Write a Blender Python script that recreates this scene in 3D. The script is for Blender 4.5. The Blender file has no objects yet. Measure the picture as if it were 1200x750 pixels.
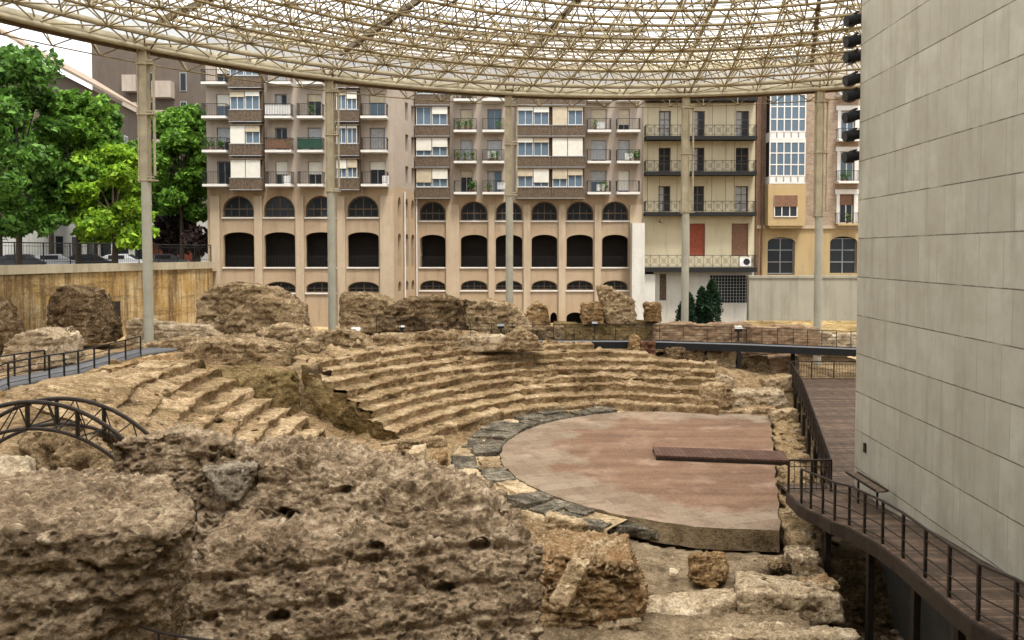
import bpy, bmesh, math, random
import numpy as np
from math import radians as R, sin, cos, pi
random.seed(7); rng = np.random.default_rng(7)
S = bpy.context.scene; COL = S.collection
# ------------------------------------------------------------------ camera
F = 900.0; PITCH = R(2.0); EYE = 9.0
cd = bpy.data.cameras.new('camera'); cam = bpy.data.objects.new('camera', cd); COL.objects.link(cam)
cam.location = (0, 0, EYE); cam.rotation_euler = (R(90) - PITCH, 0, 0)
cd.sensor_width = 36; cd.lens = 36 * F / 1200; cd.shift_y = -47.6 / 1200
cd.clip_end = 3000; cd.clip_start = .1
S.camera = cam
def W(px, py, Y):
    u = (px - 600) / F; v = (375 - py - 47.6) / F
    dy = v * sin(PITCH) + cos(PITCH); dz = v * cos(PITCH) - sin(PITCH)
    t = Y / dy
    return (u * t, Y, EYE + dz * t)
def G(px, py, z):
    u = (px - 600) / F; v = (375 - py - 47.6) / F
    dy = v * sin(PITCH) + cos(PITCH); dz = v * cos(PITCH) - sin(PITCH)
    t = (z - EYE) / dz
    return (u * t, dy * t, z)
# ------------------------------------------------------------------ noise
def _h(ix, iy, iz, s):
    n = (ix.astype(np.int64) * 374761393 + iy.astype(np.int64) * 668265263 + iz.astype(np.int64) * 1274126177 + s * 974634777) & 0xffffffff
    n = ((n ^ (n >> 13)) * 1274126177) & 0xffffffff
    n = ((n ^ (n >> 16)) * 2246822519) & 0xffffffff
    return ((n ^ (n >> 15)) & 0xffffff) / float(0xffffff)
def vnoise(P, sc, s=0):
    q = P * sc; i = np.floor(q); f = q - i; f = f * f * f * (f * (f * 6 - 15) + 10)
    ix, iy, iz = i[:, 0], i[:, 1], i[:, 2]; out = 0
    for a in (0, 1):
        wx = f[:, 0] if a else 1 - f[:, 0]
        for b in (0, 1):
            wy = f[:, 1] if b else 1 - f[:, 1]
            for c in (0, 1):
                wz = f[:, 2] if c else 1 - f[:, 2]
                out = out + wx * wy * wz * _h(ix + a, iy + b, iz + c, s)
    return out * 2 - 1
def fbm(P, sc, octv=4, s=0, gain=.5):
    o = 0; a = 1; t = 0
    for k in range(octv):
        o = o + a * vnoise(P + k * 17.3, sc * 2.03 ** k, s + k); t += a; a *= gain
    return o / t
def worley(P, sc, s=0):
    q = P * sc; i = np.floor(q); best = np.full(len(P), 9.0); cid = np.zeros(len(P))
    for a in (-1, 0, 1):
        for b in (-1, 0, 1):
            for c in (-1, 0, 1):
                jx, jy, jz = i[:, 0] + a, i[:, 1] + b, i[:, 2] + c
                d = (jx + _h(jx, jy, jz, s) - q[:, 0]) ** 2 + (jy + _h(jx, jy, jz, s + 1) - q[:, 1]) ** 2 + (jz + _h(jx, jy, jz, s + 2) - q[:, 2]) ** 2
                m = d < best; best = np.where(m, d, best); cid = np.where(m, _h(jx, jy, jz, s + 3), cid)
    return np.sqrt(best), cid
def sstep(a, b, x):
    t = np.clip((x - a) / (b - a), 0, 1); return t * t * (3 - 2 * t)
# ------------------------------------------------------------------ materials
def newmat(name):
    m = bpy.data.materials.new(name); m.use_nodes = True
    nt = m.node_tree; nt.nodes.clear()
    out = nt.nodes.new('ShaderNodeOutputMaterial'); b = nt.nodes.new('ShaderNodeBsdfPrincipled')
    nt.links.new(b.outputs[0], out.inputs[0]); b.inputs['Roughness'].default_value = .85
    b.inputs['Specular IOR Level'].default_value = .25
    return m, nt, b, out
def pos(nt, scale=(1, 1, 1), rot=(0, 0, 0), obj=False):
    if obj:
        g = nt.nodes.new('ShaderNodeTexCoord'); o = g.outputs['Object']
    else:
        g = nt.nodes.new('ShaderNodeNewGeometry'); o = g.outputs['Position']
    mp = nt.nodes.new('ShaderNodeMapping'); mp.inputs['Scale'].default_value = scale; mp.inputs['Rotation'].default_value = rot
    nt.links.new(o, mp.inputs[0]); return mp.outputs[0]
def noise(nt, v, sc, det=4, rough=.6):
    n = nt.nodes.new('ShaderNodeTexNoise'); n.inputs['Scale'].default_value = sc; n.inputs['Detail'].default_value = det
    n.inputs['Roughness'].default_value = rough; nt.links.new(v, n.inputs['Vector']); return n.outputs[0]
def voro(nt, v, sc, feat='F1', out='Distance'):
    n = nt.nodes.new('ShaderNodeTexVoronoi'); n.feature = feat; n.inputs['Scale'].default_value = sc
    nt.links.new(v, n.inputs['Vector']); return n.outputs[out]
def ramp(nt, f, stops):
    r = nt.nodes.new('ShaderNodeValToRGB'); e = r.color_ramp.elements
    while len(e) < len(stops): e.new(.5)
    for k, (p, c) in enumerate(stops):
        e[k].position = p; e[k].color = (c[0], c[1], c[2], 1) if not isinstance(c, (int, float)) else (c, c, c, 1)
    nt.links.new(f, r.inputs[0]); return r.outputs[0]
def mix(nt, f, a, b, mode='MIX'):
    m = nt.nodes.new('ShaderNodeMix'); m.data_type = 'RGBA'; m.blend_type = mode
    for i, x in ((0, f), (6, a), (7, b)):
        if isinstance(x, (int, float)): m.inputs[i].default_value = x
        elif isinstance(x, tuple): m.inputs[i].default_value = (*x, 1)
        else: nt.links.new(x, m.inputs[i])
    return m.outputs[2]
def math_(nt, op, a, b=0):
    m = nt.nodes.new('ShaderNodeMath'); m.operation = op
    for i, x in ((0, a), (1, b)):
        if isinstance(x, (int, float)): m.inputs[i].default_value = x
        else: nt.links.new(x, m.inputs[i])
    return m.outputs[0]
def bump(nt, b, h, st=.5, dist=.05):
    n = nt.nodes.new('ShaderNodeBump'); n.inputs['Strength'].default_value = st; n.inputs['Distance'].default_value = dist
    nt.links.new(h, n.inputs['Height']); nt.links.new(n.outputs[0], b.inputs['Normal'])
def plain(name, c, rough=.6, metal=0, var=.15, sc=3, spec=.3, bmp=0):
    m, nt, b, o = newmat(name); b.inputs['Roughness'].default_value = rough; b.inputs['Metallic'].default_value = metal
    b.inputs['Specular IOR Level'].default_value = spec
    v = pos(nt); n = noise(nt, v, sc, 5)
    c0 = tuple(x * (1 - var) for x in c); c1 = tuple(min(1, x * (1 + var)) for x in c)
    nt.links.new(ramp(nt, n, [(.3, c0), (.7, c1)]), b.inputs['Base Color'])
    if bmp: bump(nt, b, noise(nt, v, sc * 12, 4), bmp, .02)
    return m
def rockmat(name, dark, mid, light, tint=None, tamt=0, sc=1.0, peb=9.0, bst=.9, pebamt=.5, strat=1.7, gr=.5):
    m, nt, b, o = newmat(name); b.inputs['Roughness'].default_value = .95; b.inputs['Specular IOR Level'].default_value = .1
    v = pos(nt); vz = pos(nt, (1, 1, strat))
    big = noise(nt, v, .5 * sc, 5, .62); med = noise(nt, vz, 2.6 * sc, 9, .74); fine = noise(nt, vz, 9 * sc, 6, .7)
    f = math_(nt, 'ADD', math_(nt, 'MULTIPLY', big, .34), math_(nt, 'ADD', math_(nt, 'MULTIPLY', med, .36), math_(nt, 'MULTIPLY', fine, .30)))
    c = ramp(nt, f, [(.415, dark), (.50, mid), (.585, light)])
    at = nt.nodes.new('ShaderNodeAttribute'); at.attribute_name = 'stone'; at2 = nt.nodes.new('ShaderNodeAttribute'); at2.attribute_name = 'stone_tone'
    c = mix(nt, math_(nt, 'MULTIPLY', at.outputs['Fac'], .85), c, ramp(nt, math_(nt, 'ADD', at2.outputs['Fac'], math_(nt, 'MULTIPLY', math_(nt, 'SUBTRACT', fine, .5), .9)), [(.1, tuple(x * .6 for x in mid)), (.45, mid), (.8, light), (1, tuple(min(1, x * 1.2) for x in light))]))
    grit = noise(nt, v, 17 * sc, 5, .72); c = mix(nt, gr, c, ramp(nt, grit, [(.37, .12), (.47, .60), (.60, 1.0)]), 'MULTIPLY'); c = mix(nt, 1, c, (1.25, 1.24, 1.22), 'MULTIPLY')
    def stones(scale, amt, thr):
        wv = nt.nodes.new('ShaderNodeTexVoronoi'); wv.inputs['Scale'].default_value = scale; wv.inputs['Randomness'].default_value = 1
        dst = mix(nt, .12, v, noise_c(nt, v, scale * 1.7)); nt.links.new(dst, wv.inputs['Vector'])
        sep = nt.nodes.new('ShaderNodeSeparateColor'); nt.links.new(wv.outputs['Color'], sep.inputs[0])
        col = ramp(nt, sep.outputs[0], [(.0, tuple(x * .5 for x in mid)), (.45, mid), (.8, light), (1, tuple(min(1, x * 1.35) for x in light))])
        size = math_(nt, 'MULTIPLY', sep.outputs[2], .38)
        inside = math_(nt, 'SUBTRACT', size, wv.outputs['Distance']); k = ramp(nt, inside, [(.0, 0), (.10, amt)])
        k = math_(nt, 'MULTIPLY', k, math_(nt, 'GREATER_THAN', sep.outputs[1], thr)); return k, col, wv.outputs['Distance']
    k1, c1, d1 = stones(peb, pebamt, .45); c = mix(nt, k1, c, c1)
    k2, c2, d2 = stones(peb * 2.6, pebamt * .9, .4); c = mix(nt, k2, c, c2)
    pit = ramp(nt, noise(nt, vz, 5.5 * sc, 7, .78), [(.33, 1), (.42, 0)])
    c = mix(nt, math_(nt, 'MULTIPLY', pit, .8), c, tuple(x * .35 for x in dark))
    if tint:
        t = ramp(nt, noise(nt, v, .9, 5, .65), [(.45, 0), (.62, tamt)])
        c = mix(nt, t, c, tint)
    nt.links.new(c, b.inputs['Base Color'])
    h = math_(nt, 'ADD', math_(nt, 'MULTIPLY', med, 1.3), math_(nt, 'ADD', math_(nt, 'ADD', math_(nt, 'MULTIPLY', fine, .9), math_(nt, 'MULTIPLY', grit, .35)), math_(nt, 'MULTIPLY', math_(nt, 'ADD', k1, math_(nt, 'MULTIPLY', k2, .5)), .28)))
    bump(nt, b, h, bst, .14)
    return m
def noise_c(nt, v, sc):
    n = nt.nodes.new('ShaderNodeTexNoise'); n.inputs['Scale'].default_value = sc; n.inputs['Detail'].default_value = 2; nt.links.new(v, n.inputs['Vector'])
    a = nt.nodes.new('ShaderNodeVectorMath'); a.operation = 'ADD'; nt.links.new(v, a.inputs[0]); nt.links.new(n.outputs['Color'], a.inputs[1]); return a.outputs[0]
M = {}
M['rock'] = rockmat('conglomerate', (.075, .047, .023), (.35, .245, .135), (.70, .54, .345))
M['rockgrey'] = rockmat('grey_conglomerate', (.145, .100, .063), (.345, .252, .162), (.60, .475, .335), peb=11, sc=1.15, bst=.8, pebamt=.6, gr=.5)
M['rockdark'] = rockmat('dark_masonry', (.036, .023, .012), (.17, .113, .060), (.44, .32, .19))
M['rockmoss'] = rockmat('mossy_masonry', (.045, .029, .012), (.235, .16, .072), (.48, .36, .185), (.15, .118, .036), .45)
M['rockochre'] = rockmat('ochre_masonry', (.06, .031, .013), (.32, .20, .092), (.64, .47, .27), (.26, .135, .05), .4)
M['rockpale'] = rockmat('pale_masonry', (.12, .085, .05), (.42, .32, .205), (.70, .58, .42), bst=.6)
M['seat'] = rockmat('worn_seat_stone', (.115, .075, .038), (.37, .255, .142), (.66, .51, .325), (.19, .14, .055), .35, sc=1.1, peb=7, bst=.7)
M['earth'] = rockmat('earth', (.10, .064, .032), (.33, .23, .125), (.56, .43, .265), (.20, .11, .045), .35, sc=.9, peb=12, bst=.7)
M['gravel'] = rockmat('gravel_ground', (.10, .07, .04), (.25, .185, .115), (.44, .34, .225), sc=2.5, peb=26, bst=.6)
M['slab'] = rockmat('grey_slate', (.04, .034, .025), (.13, .112, .082), (.38, .33, .25), sc=1.4, peb=5, bst=.7, pebamt=0)
M['palestone'] = rockmat('sandstone', (.14, .095, .05), (.40, .295, .175), (.62, .50, .34), sc=1.2, peb=6, bst=.4, pebamt=0)
M['rockorange'] = rockmat('orange_brown_masonry', (.075, .038, .016), (.36, .24, .125), (.70, .55, .36), (.36, .18, .07), .55)
M['rockwedge'] = rockmat('grey_concrete_rubble', (.16, .125, .09), (.37, .305, .225), (.62, .53, .41), sc=1.6, peb=16, pebamt=.8)
M['stain_rock'] = rockmat('red_brick_rubble', (.05, .022, .014), (.22, .105, .06), (.42, .28, .18))
# --- plain ones
M['steel_dark'] = plain('rusted_dark_steel', (.035, .026, .020), .5, .4, .35, 6)
M['black'] = plain('black_paint', (.012, .012, .012), .85, 0)
M['railblack'] = plain('black_iron', (.02, .019, .018), .5, .3)
M['cream'] = plain('cream_steel_paint', (.37, .325, .225), .55, 0, .22, 1.4)
M['creamdark'] = plain('brown_steel_paint', (.10, .068, .035), .55, .1, .3, 2)
M['lattice'] = plain('lattice_paint', (.24, .19, .10), .55, 0, .5, 1.1)
M['columnlow'] = plain('column_paint', (.36, .345, .275), .6, 0, .12, .8)
M['white'] = plain('white_paint', (.58, .565, .53), .6, 0, .08, 2)
M['blind'] = plain('roller_blind', (.58, .56, .49), .7, 0, .08, 2)
M['oriel'] = plain('oriel_brown', (.10, .07, .045), .65, 0, .5, 7)
M['greyfr'] = plain('grey_frame', (.25, .25, .25), .5)
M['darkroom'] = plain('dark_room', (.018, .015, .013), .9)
M['red'] = plain('red_shutter', (.22, .05, .025), .7, 0, .25, 5)
M['brown'] = plain('brown_shutter', (.16, .085, .05), .7, 0, .25, 5)
M['greenawn'] = plain('green_awning', (.02, .07, .045), .7)
M['acwhite'] = plain('ac_casing', (.62, .62, .60), .5)
M['tyre'] = plain('tyre', (.015, .015, .015), .9)
M['asphalt'] = plain('asphalt', (.06, .058, .055), .9, 0, .2, 8)
M['bark'] = plain('bark', (.07, .05, .035), .9, 0, .4, 9)
def glassmat(name, c, rough=.08):
    m, nt, b, o = newmat(name); b.inputs['Base Color'].default_value = (*c, 1); b.inputs['Roughness'].default_value = rough
    b.inputs['Specular IOR Level'].default_value = .13; return m
M['curtain'] = plain('net_curtain', (.30, .30, .29), .8, 0, .3, 9); M['blindtan'] = plain('tan_blind', (.42, .36, .26), .7, 0, .12, 3); M['blindgrey'] = plain('grey_blind', (.33, .34, .35), .7, 0, .12, 3)
M['glass'] = glassmat('window_glass', (.02, .024, .028)); M['glassblue'] = glassmat('pale_window_glass', (.10, .14, .18))
M['lens'] = glassmat('lamp_lens', (.05, .05, .05))
def stucco(name, c, dark, amt=.55, ground=None):
    m, nt, b, o = newmat(name); v = pos(nt); vs = pos(nt, (1, 1, .12))
    n1 = noise(nt, v, .35, 6, .65); n2 = noise(nt, vs, 1.6, 6, .7); n3 = noise(nt, v, 14, 4)
    cc = mix(nt, ramp(nt, n1, [(.35, 0), (.7, amt)]), c, dark)
    cc = mix(nt, ramp(nt, n2, [(.5, 0), (.72, amt)]), cc, tuple(x * .55 for x in dark))
    cc = mix(nt, .25, cc, ramp(nt, n3, [(.3, tuple(x * .6 for x in c)), (.7, tuple(min(1, x * 1.25) for x in c))]))
    nt.links.new(cc, b.inputs['Base Color']); bump(nt, b, n3, .3, .03); return m
M['stucco'] = stucco('ochre_stucco', (.375, .288, .195), (.25, .165, .092))
M['stuccoup'] = stucco('grey_pink_stucco', (.37, .315, .26), (.235, .18, .135))
M['pilaster'] = stucco('pale_stucco', (.42, .34, .245), (.29, .21, .13), .6)
M['creamwall'] = stucco('cream_wall', (.50, .445, .31), (.36, .30, .19))
M['whitewall'] = stucco('white_wall', (.56, .55, .50), (.40, .38, .33))
M['concrete'] = stucco('weathered_concrete', (.285, .268, .215), (.20, .182, .14), .6)
M['ochrewall'] = stucco('yellow_ochre_wall', (.39, .29, .15), (.28, .19, .085))
M['oldwall'] = stucco('old_brown_wall', (.115, .092, .072), (.075, .058, .045))
M['stained'] = None
def stainedwall():
    m, nt, b, o = newmat('stained_retaining_concrete'); v = pos(nt); vs = pos(nt, (1, 1, .06)); vh = pos(nt, (.15, .15, 1.3))
    c = mix(nt, ramp(nt, noise(nt, v, .5, 7, .7), [(.42, 0), (.62, 1)]), (.36, .225, .07), (.50, .39, .215))
    c = mix(nt, ramp(nt, noise(nt, vs, 1.9, 7, .75), [(.44, 0), (.60, .92)]), c, (.11, .062, .022))
    c = mix(nt, ramp(nt, noise(nt, vh, 1.2, 6, .7), [(.50, 0), (.62, .75)]), c, (.13, .08, .03))
    c = mix(nt, ramp(nt, noise(nt, v, 5, 6, .75), [(.52, 0), (.72, .5)]), c, (.58, .50, .36))
    nt.links.new(c, b.inputs['Base Color']); bump(nt, b, noise(nt, v, 6, 6, .7), .6, .08); return m
M['stained'] = stainedwall()
def panelwall():
    m, nt, b, o = newmat('limestone_panels'); g = nt.nodes.new('ShaderNodeNewGeometry')
    sp = nt.nodes.new('ShaderNodeSeparateXYZ'); nt.links.new(g.outputs['Position'], sp.inputs[0])
    cb = nt.nodes.new('ShaderNodeCombineXYZ')
    nt.links.new(math_(nt, 'ADD', sp.outputs[1], sp.outputs[0]), cb.inputs[0]); nt.links.new(math_(nt, 'ADD', sp.outputs[2], PANEL_OFF), cb.inputs[1])
    def brick(mort, c1, c2, cm, off=.37):
        t = nt.nodes.new('ShaderNodeTexBrick'); t.offset = off; t.offset_frequency = 2; t.squash = 1
        t.inputs['Scale'].default_value = 1; t.inputs['Brick Width'].default_value = 1.05; t.inputs['Row Height'].default_value = PANEL_H
        t.inputs['Mortar Size'].default_value = mort; t.inputs['Mortar Smooth'].default_value = .3; t.inputs['Bias'].default_value = 0
        for k, c in (('Color1', c1), ('Color2', c2), ('Mortar', cm)): t.inputs[k].default_value = (*c, 1)
        nt.links.new(cb.outputs[0], t.inputs[0]); return t
    t = brick(.0075, (.345, .327, .268), (.425, .406, .337), (.19, .17, .13))
    v = pos(nt); vs = pos(nt, (1, 1, .1))
    c = mix(nt, ramp(nt, noise(nt, v, 1.1, 7, .7), [(.3, 0), (.7, .7)]), t.outputs[0], (.27, .243, .178))
    c = mix(nt, ramp(nt, noise(nt, vs, 2.2, 6, .7), [(.50, 0), (.72, .55)]), c, (.215, .195, .145))
    # horizontal course joints, open and dark, broken where filled
    fr = math_(nt, 'FRACT', math_(nt, 'DIVIDE', math_(nt, 'ADD', sp.outputs[2], PANEL_OFF), PANEL_H))
    jn = math_(nt, 'LESS_THAN', math_(nt, 'ABSOLUTE', math_(nt, 'SUBTRACT', fr, .008)), math_(nt, 'MULTIPLY', noise(nt, v, 3.5, 4, .7), .026))
    jn = math_(nt, 'MULTIPLY', jn, ramp(nt, noise(nt, v, 1.4, 3), [(.36, .3), (.5, 1)]))
    c = mix(nt, math_(nt, 'MULTIPLY', jn, .85), c, (.05, .04, .028))
    nt.links.new(c, b.inputs['Base Color']); b.inputs['Roughness'].default_value = .7
    h = math_(nt, 'SUBTRACT', math_(nt, 'MULTIPLY', noise(nt, v, 18, 4), .15), math_(nt, 'ADD', math_(nt, 'MULTIPLY', t.outputs[1], .4), jn))
    bump(nt, b, h, .5, .02); return m
PANEL_H = 1.27; PANEL_OFF = 0.71
M['panel'] = panelwall()
def brickmat(name, c1, c2, cm, w=.24, h=.065):
    m, nt, b, o = newmat(name); g = nt.nodes.new('ShaderNodeNewGeometry'); sp = nt.nodes.new('ShaderNodeSeparateXYZ'); nt.links.new(g.outputs['Position'], sp.inputs[0])
    cb = nt.nodes.new('ShaderNodeCombineXYZ'); nt.links.new(math_(nt, 'ADD', sp.outputs[1], sp.outputs[0]), cb.inputs[0]); nt.links.new(sp.outputs[2], cb.inputs[1])
    t = nt.nodes.new('ShaderNodeTexBrick'); t.inputs['Scale'].default_value = 1; t.inputs['Brick Width'].default_value = w; t.inputs['Row Height'].default_value = h
    t.inputs['Mortar Size'].default_value = h * .13
    for k, c in (('Color1', c1), ('Color2', c2), ('Mortar', cm)): t.inputs[k].default_value = (*c, 1)
    nt.links.new(cb.outputs[0], t.inputs[0])
    v = pos(nt); c = mix(nt, ramp(nt, noise(nt, v, 1.3, 6, .7), [(.35, 0), (.7, .7)]), t.outputs[0], tuple(x * .5 for x in c1))
    nt.links.new(c, b.inputs['Base Color']); bump(nt, b, t.outputs[1], -.4, .03); return m
M['brick'] = brickmat('old_brick', (.27, .185, .125), (.38, .285, .205), (.34, .29, .23), .5, .16)
M['brickruin'] = brickmat('ruin_brick', (.30, .175, .095), (.44, .31, .19), (.20, .15, .10), .55, .15)
def floormat():
    m, nt, b, o = newmat('pink_mortar_floor'); v = pos(nt, (1, 1, 1), (0, 0, -R(17.6))); vl = pos(nt, (.12, .9, 1), (0, 0, R(4)))
    n1 = noise(nt, vl, 1.5, 7, .65); n2 = noise(nt, v, .33, 5, .6); n3 = noise(nt, v, 9, 5, .7)
    c = ramp(nt, n1, [(.3, (.085, .040, .020)), (.5, (.175, .090, .050)), (.7, (.26, .155, .09))])
    br = nt.nodes.new('ShaderNodeTexBrick'); br.inputs['Scale'].default_value = 1; br.inputs['Brick Width'].default_value = 1.3; br.inputs['Row Height'].default_value = .75
    br.inputs['Mortar Size'].default_value = .018
    for k, cc in (('Color1', (.32, .265, .185)), ('Color2', (.19, .14, .09)), ('Mortar', (.17, .13, .09))): br.inputs[k].default_value = (*cc, 1)
    nt.links.new(v, br.inputs[0])
    # surviving slabs at the rim: distance from the floor's own centre
    g = nt.nodes.new('ShaderNodeNewGeometry'); vm = nt.nodes.new('ShaderNodeVectorMath'); vm.operation = 'DISTANCE'
    nt.links.new(g.outputs['Position'], vm.inputs[0]); vm.inputs[1].default_value = (9.6, 34, 0)
    rim = math_(nt, 'ADD', vm.outputs['Value'], math_(nt, 'MULTIPLY', math_(nt, 'SUBTRACT', noise(nt, v, .45, 4), .5), 9))
    c = mix(nt, ramp(nt, math_(nt, 'MULTIPLY', rim, .1), [(.70, 0), (.80, .92)]), c, br.outputs[0])
    c = mix(nt, .35, c, ramp(nt, n3, [(.3, (.08, .046, .03)), (.7, (.38, .26, .18))]))
    c = mix(nt, ramp(nt, n2, [(.52, 0), (.66, .55)]), c, (.42, .30, .215))
    c = mix(nt, ramp(nt, noise(nt, v, 1.1, 7, .75), [(.50, 0), (.66, .6)]), c, (.115, .07, .045))
    nt.links.new(c, b.inputs['Base Color']); bump(nt, b, math_(nt, 'ADD', n3, math_(nt, 'MULTIPLY', n1, .8)), .4, .04); b.inputs['Roughness'].default_value = .9; return m
M['floor'] = floormat()
def plankmat(name, c0, c1, along='y', w=.14):
    m, nt, b, o = newmat(name); g = nt.nodes.new('ShaderNodeNewGeometry'); sp = nt.nodes.new('ShaderNodeSeparateXYZ'); nt.links.new(g.outputs['Position'], sp.inputs[0])
    a = sp.outputs[1] if along == 'y' else sp.outputs[0]
    q = math_(nt, 'DIVIDE', a, w); fr = math_(nt, 'FRACT', q); idn = math_(nt, 'FLOOR', q)
    wn = nt.nodes.new('ShaderNodeTexWhiteNoise'); wn.noise_dimensions = '1D'; nt.links.new(idn, wn.inputs['W'])
    c = ramp(nt, wn.outputs[0], [(0, c0), (1, c1)])
    v = pos(nt, (2, .8, 1) if along == 'y' else (.8, 2, 1)); c = mix(nt, ramp(nt, noise(nt, v, 2.2, 6, .7), [(.4, 0), (.65, .7)]), c, tuple(x * .4 for x in c0))
    gap = math_(nt, 'LESS_THAN', fr, .10)
    c = mix(nt, gap, c, (.012, .009, .007)); nt.links.new(c, b.inputs['Base Color']); bump(nt, b, math_(nt, 'SUBTRACT', 1, gap), .6, .01)
    b.inputs['Roughness'].default_value = .72; return m
M['deck'] = plankmat('deck_boards', (.075, .049, .033), (.19, .122, .080))
M['plank'] = plankmat('bridge_boards', (.10, .05, .034), (.15, .082, .055), 'x', .2)
M['floorside'] = rockmat('floor_core', (.12, .082, .045), (.33, .245, .145), (.52, .41, .26), sc=1.6, pebamt=.4)
M['parapet'] = stucco('stained_parapet', (.40, .35, .25), (.26, .21, .13), .7)
M['shaded_wall_base'] = stucco('shaded_base_concrete', (.12, .11, .09), (.05, .042, .034), .8)  # darkness below the deck, put into the concrete colour
M['deckgrey'] = plain('grey_deck', (.16, .16, .165), .7)
def rooftile():
    m, nt, b, o = newmat('roof_tiles'); v = pos(nt); w = nt.nodes.new('ShaderNodeTexWave'); w.inputs['Scale'].default_value = 2.2; w.bands_direction = 'Y'; nt.links.new(v, w.inputs[0])
    c = ramp(nt, noise(nt, v, 1.5, 6, .7), [(.3, (.17, .125, .09)), (.7, (.29, .225, .165))]); c = mix(nt, .35, c, ramp(nt, w.outputs[1], [(.2, (.13, .09, .06)), (.8, (.45, .36, .27))]))
    nt.links.new(c, b.inputs['Base Color']); return m
M['tile'] = rooftile()
def leafmat(name, a, b2):
    m, nt, b, o = newmat(name); g = nt.nodes.new('ShaderNodeNewGeometry')
    c = ramp(nt, g.outputs['Random Per Island'], [(0, a), (.6, b2), (1, tuple(min(1, x * 1.5) for x in b2))])
    nt.links.new(c, b.inputs['Base Color']); b.inputs['Roughness'].default_value = .6
    tr = nt.nodes.new('ShaderNodeBsdfTranslucent'); nt.links.new(c, tr.inputs[0])
    mx = nt.nodes.new('ShaderNodeMixShader'); mx.inputs[0].default_value = .4; nt.links.new(b.outputs[0], mx.inputs[1]); nt.links.new(tr.outputs[0], mx.inputs[2])
    nt.links.new(mx.outputs[0], o.inputs[0]); return m
M['leaf1'] = leafmat('leaf_dark', (.028, .075, .011), (.095, .20, .030))
M['leaf2'] = leafmat('leaf_mid', (.045, .115, .012), (.14, .27, .032))
M['leaf3'] = leafmat('leaf_bright', (.10, .22, .016), (.26, .41, .035))
M['leaf4'] = leafmat('leaf_cypress', (.006, .018, .009), (.016, .042, .018))
M['leaf5'] = leafmat('leaf_purple', (.022, .014, .014), (.045, .028, .026))
def roofpanel():
    m = bpy.data.materials.new('translucent_roof_sheet'); m.use_nodes = True; nt = m.node_tree; nt.nodes.clear()
    o = nt.nodes.new('ShaderNodeOutputMaterial'); t = nt.nodes.new('ShaderNodeBsdfTranslucent'); t.inputs[0].default_value = (.97, .97, .95, 1)
    p = nt.nodes.new('ShaderNodeBsdfTransparent'); p.inputs[0].default_value = (.97, .96, .93, 1)
    x = nt.nodes.new('ShaderNodeMixShader'); x.inputs[0].default_value = .12
    nt.links.new(t.outputs[0], x.inputs[1]); nt.links.new(p.outputs[0], x.inputs[2]); nt.links.new(x.outputs[0], o.inputs[0]); return m
M['roofpanel'] = roofpanel()
# ------------------------------------------------------------------ object helpers
def tag(o, label=None, cat=None, group=None, kind=None):
    if cat and not kind: kind = 'thing'
    for k, v in (('label', label), ('category', cat), ('group', group), ('kind', kind)):
        if v: o[k] = v
    return o
def empty(name, loc, label, cat, group=None, rz=0):
    o = bpy.data.objects.new(name, None); COL.objects.link(o); o.location = loc; o.rotation_euler = (0, 0, rz); o.empty_display_size = .2
    return tag(o, label, cat, group)
def link(name, me, parent=None, local=False):
    o = bpy.data.objects.new(name, me); COL.objects.link(o)
    if parent is not None:
        o.parent = parent
        if not local:                       # mesh is in world coordinates: undo the chain of parents
            p = parent; x = [0, 0, 0]
            while p is not None:
                x = [x[i] + p.location[i] for i in range(3)]; p = p.parent
            o.location = (-x[0], -x[1], -x[2])
    return o
def mesh_np(name, V, Fc, mat, smooth=False):
    me = bpy.data.meshes.new(name); V = np.asarray(V, dtype=np.float32); Fc = np.asarray(Fc, dtype=np.int32); k = Fc.shape[1]
    me.vertices.add(len(V)); me.vertices.foreach_set('co', V.ravel())
    me.loops.add(Fc.size); me.loops.foreach_set('vertex_index', Fc.ravel())
    me.polygons.add(len(Fc)); me.polygons.foreach_set('loop_start', np.arange(len(Fc), dtype=np.int32) * k)
    me.polygons.foreach_set('loop_total', np.full(len(Fc), k, dtype=np.int32))
    if smooth: me.polygons.foreach_set('use_smooth', np.ones(len(Fc), dtype=bool))
    me.update(calc_edges=True); me.materials.append(mat); return me
BOXF = [(0, 1, 3, 2), (4, 6, 7, 5), (0, 4, 5, 1), (2, 3, 7, 6), (0, 2, 6, 4), (1, 5, 7, 3)]
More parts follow.
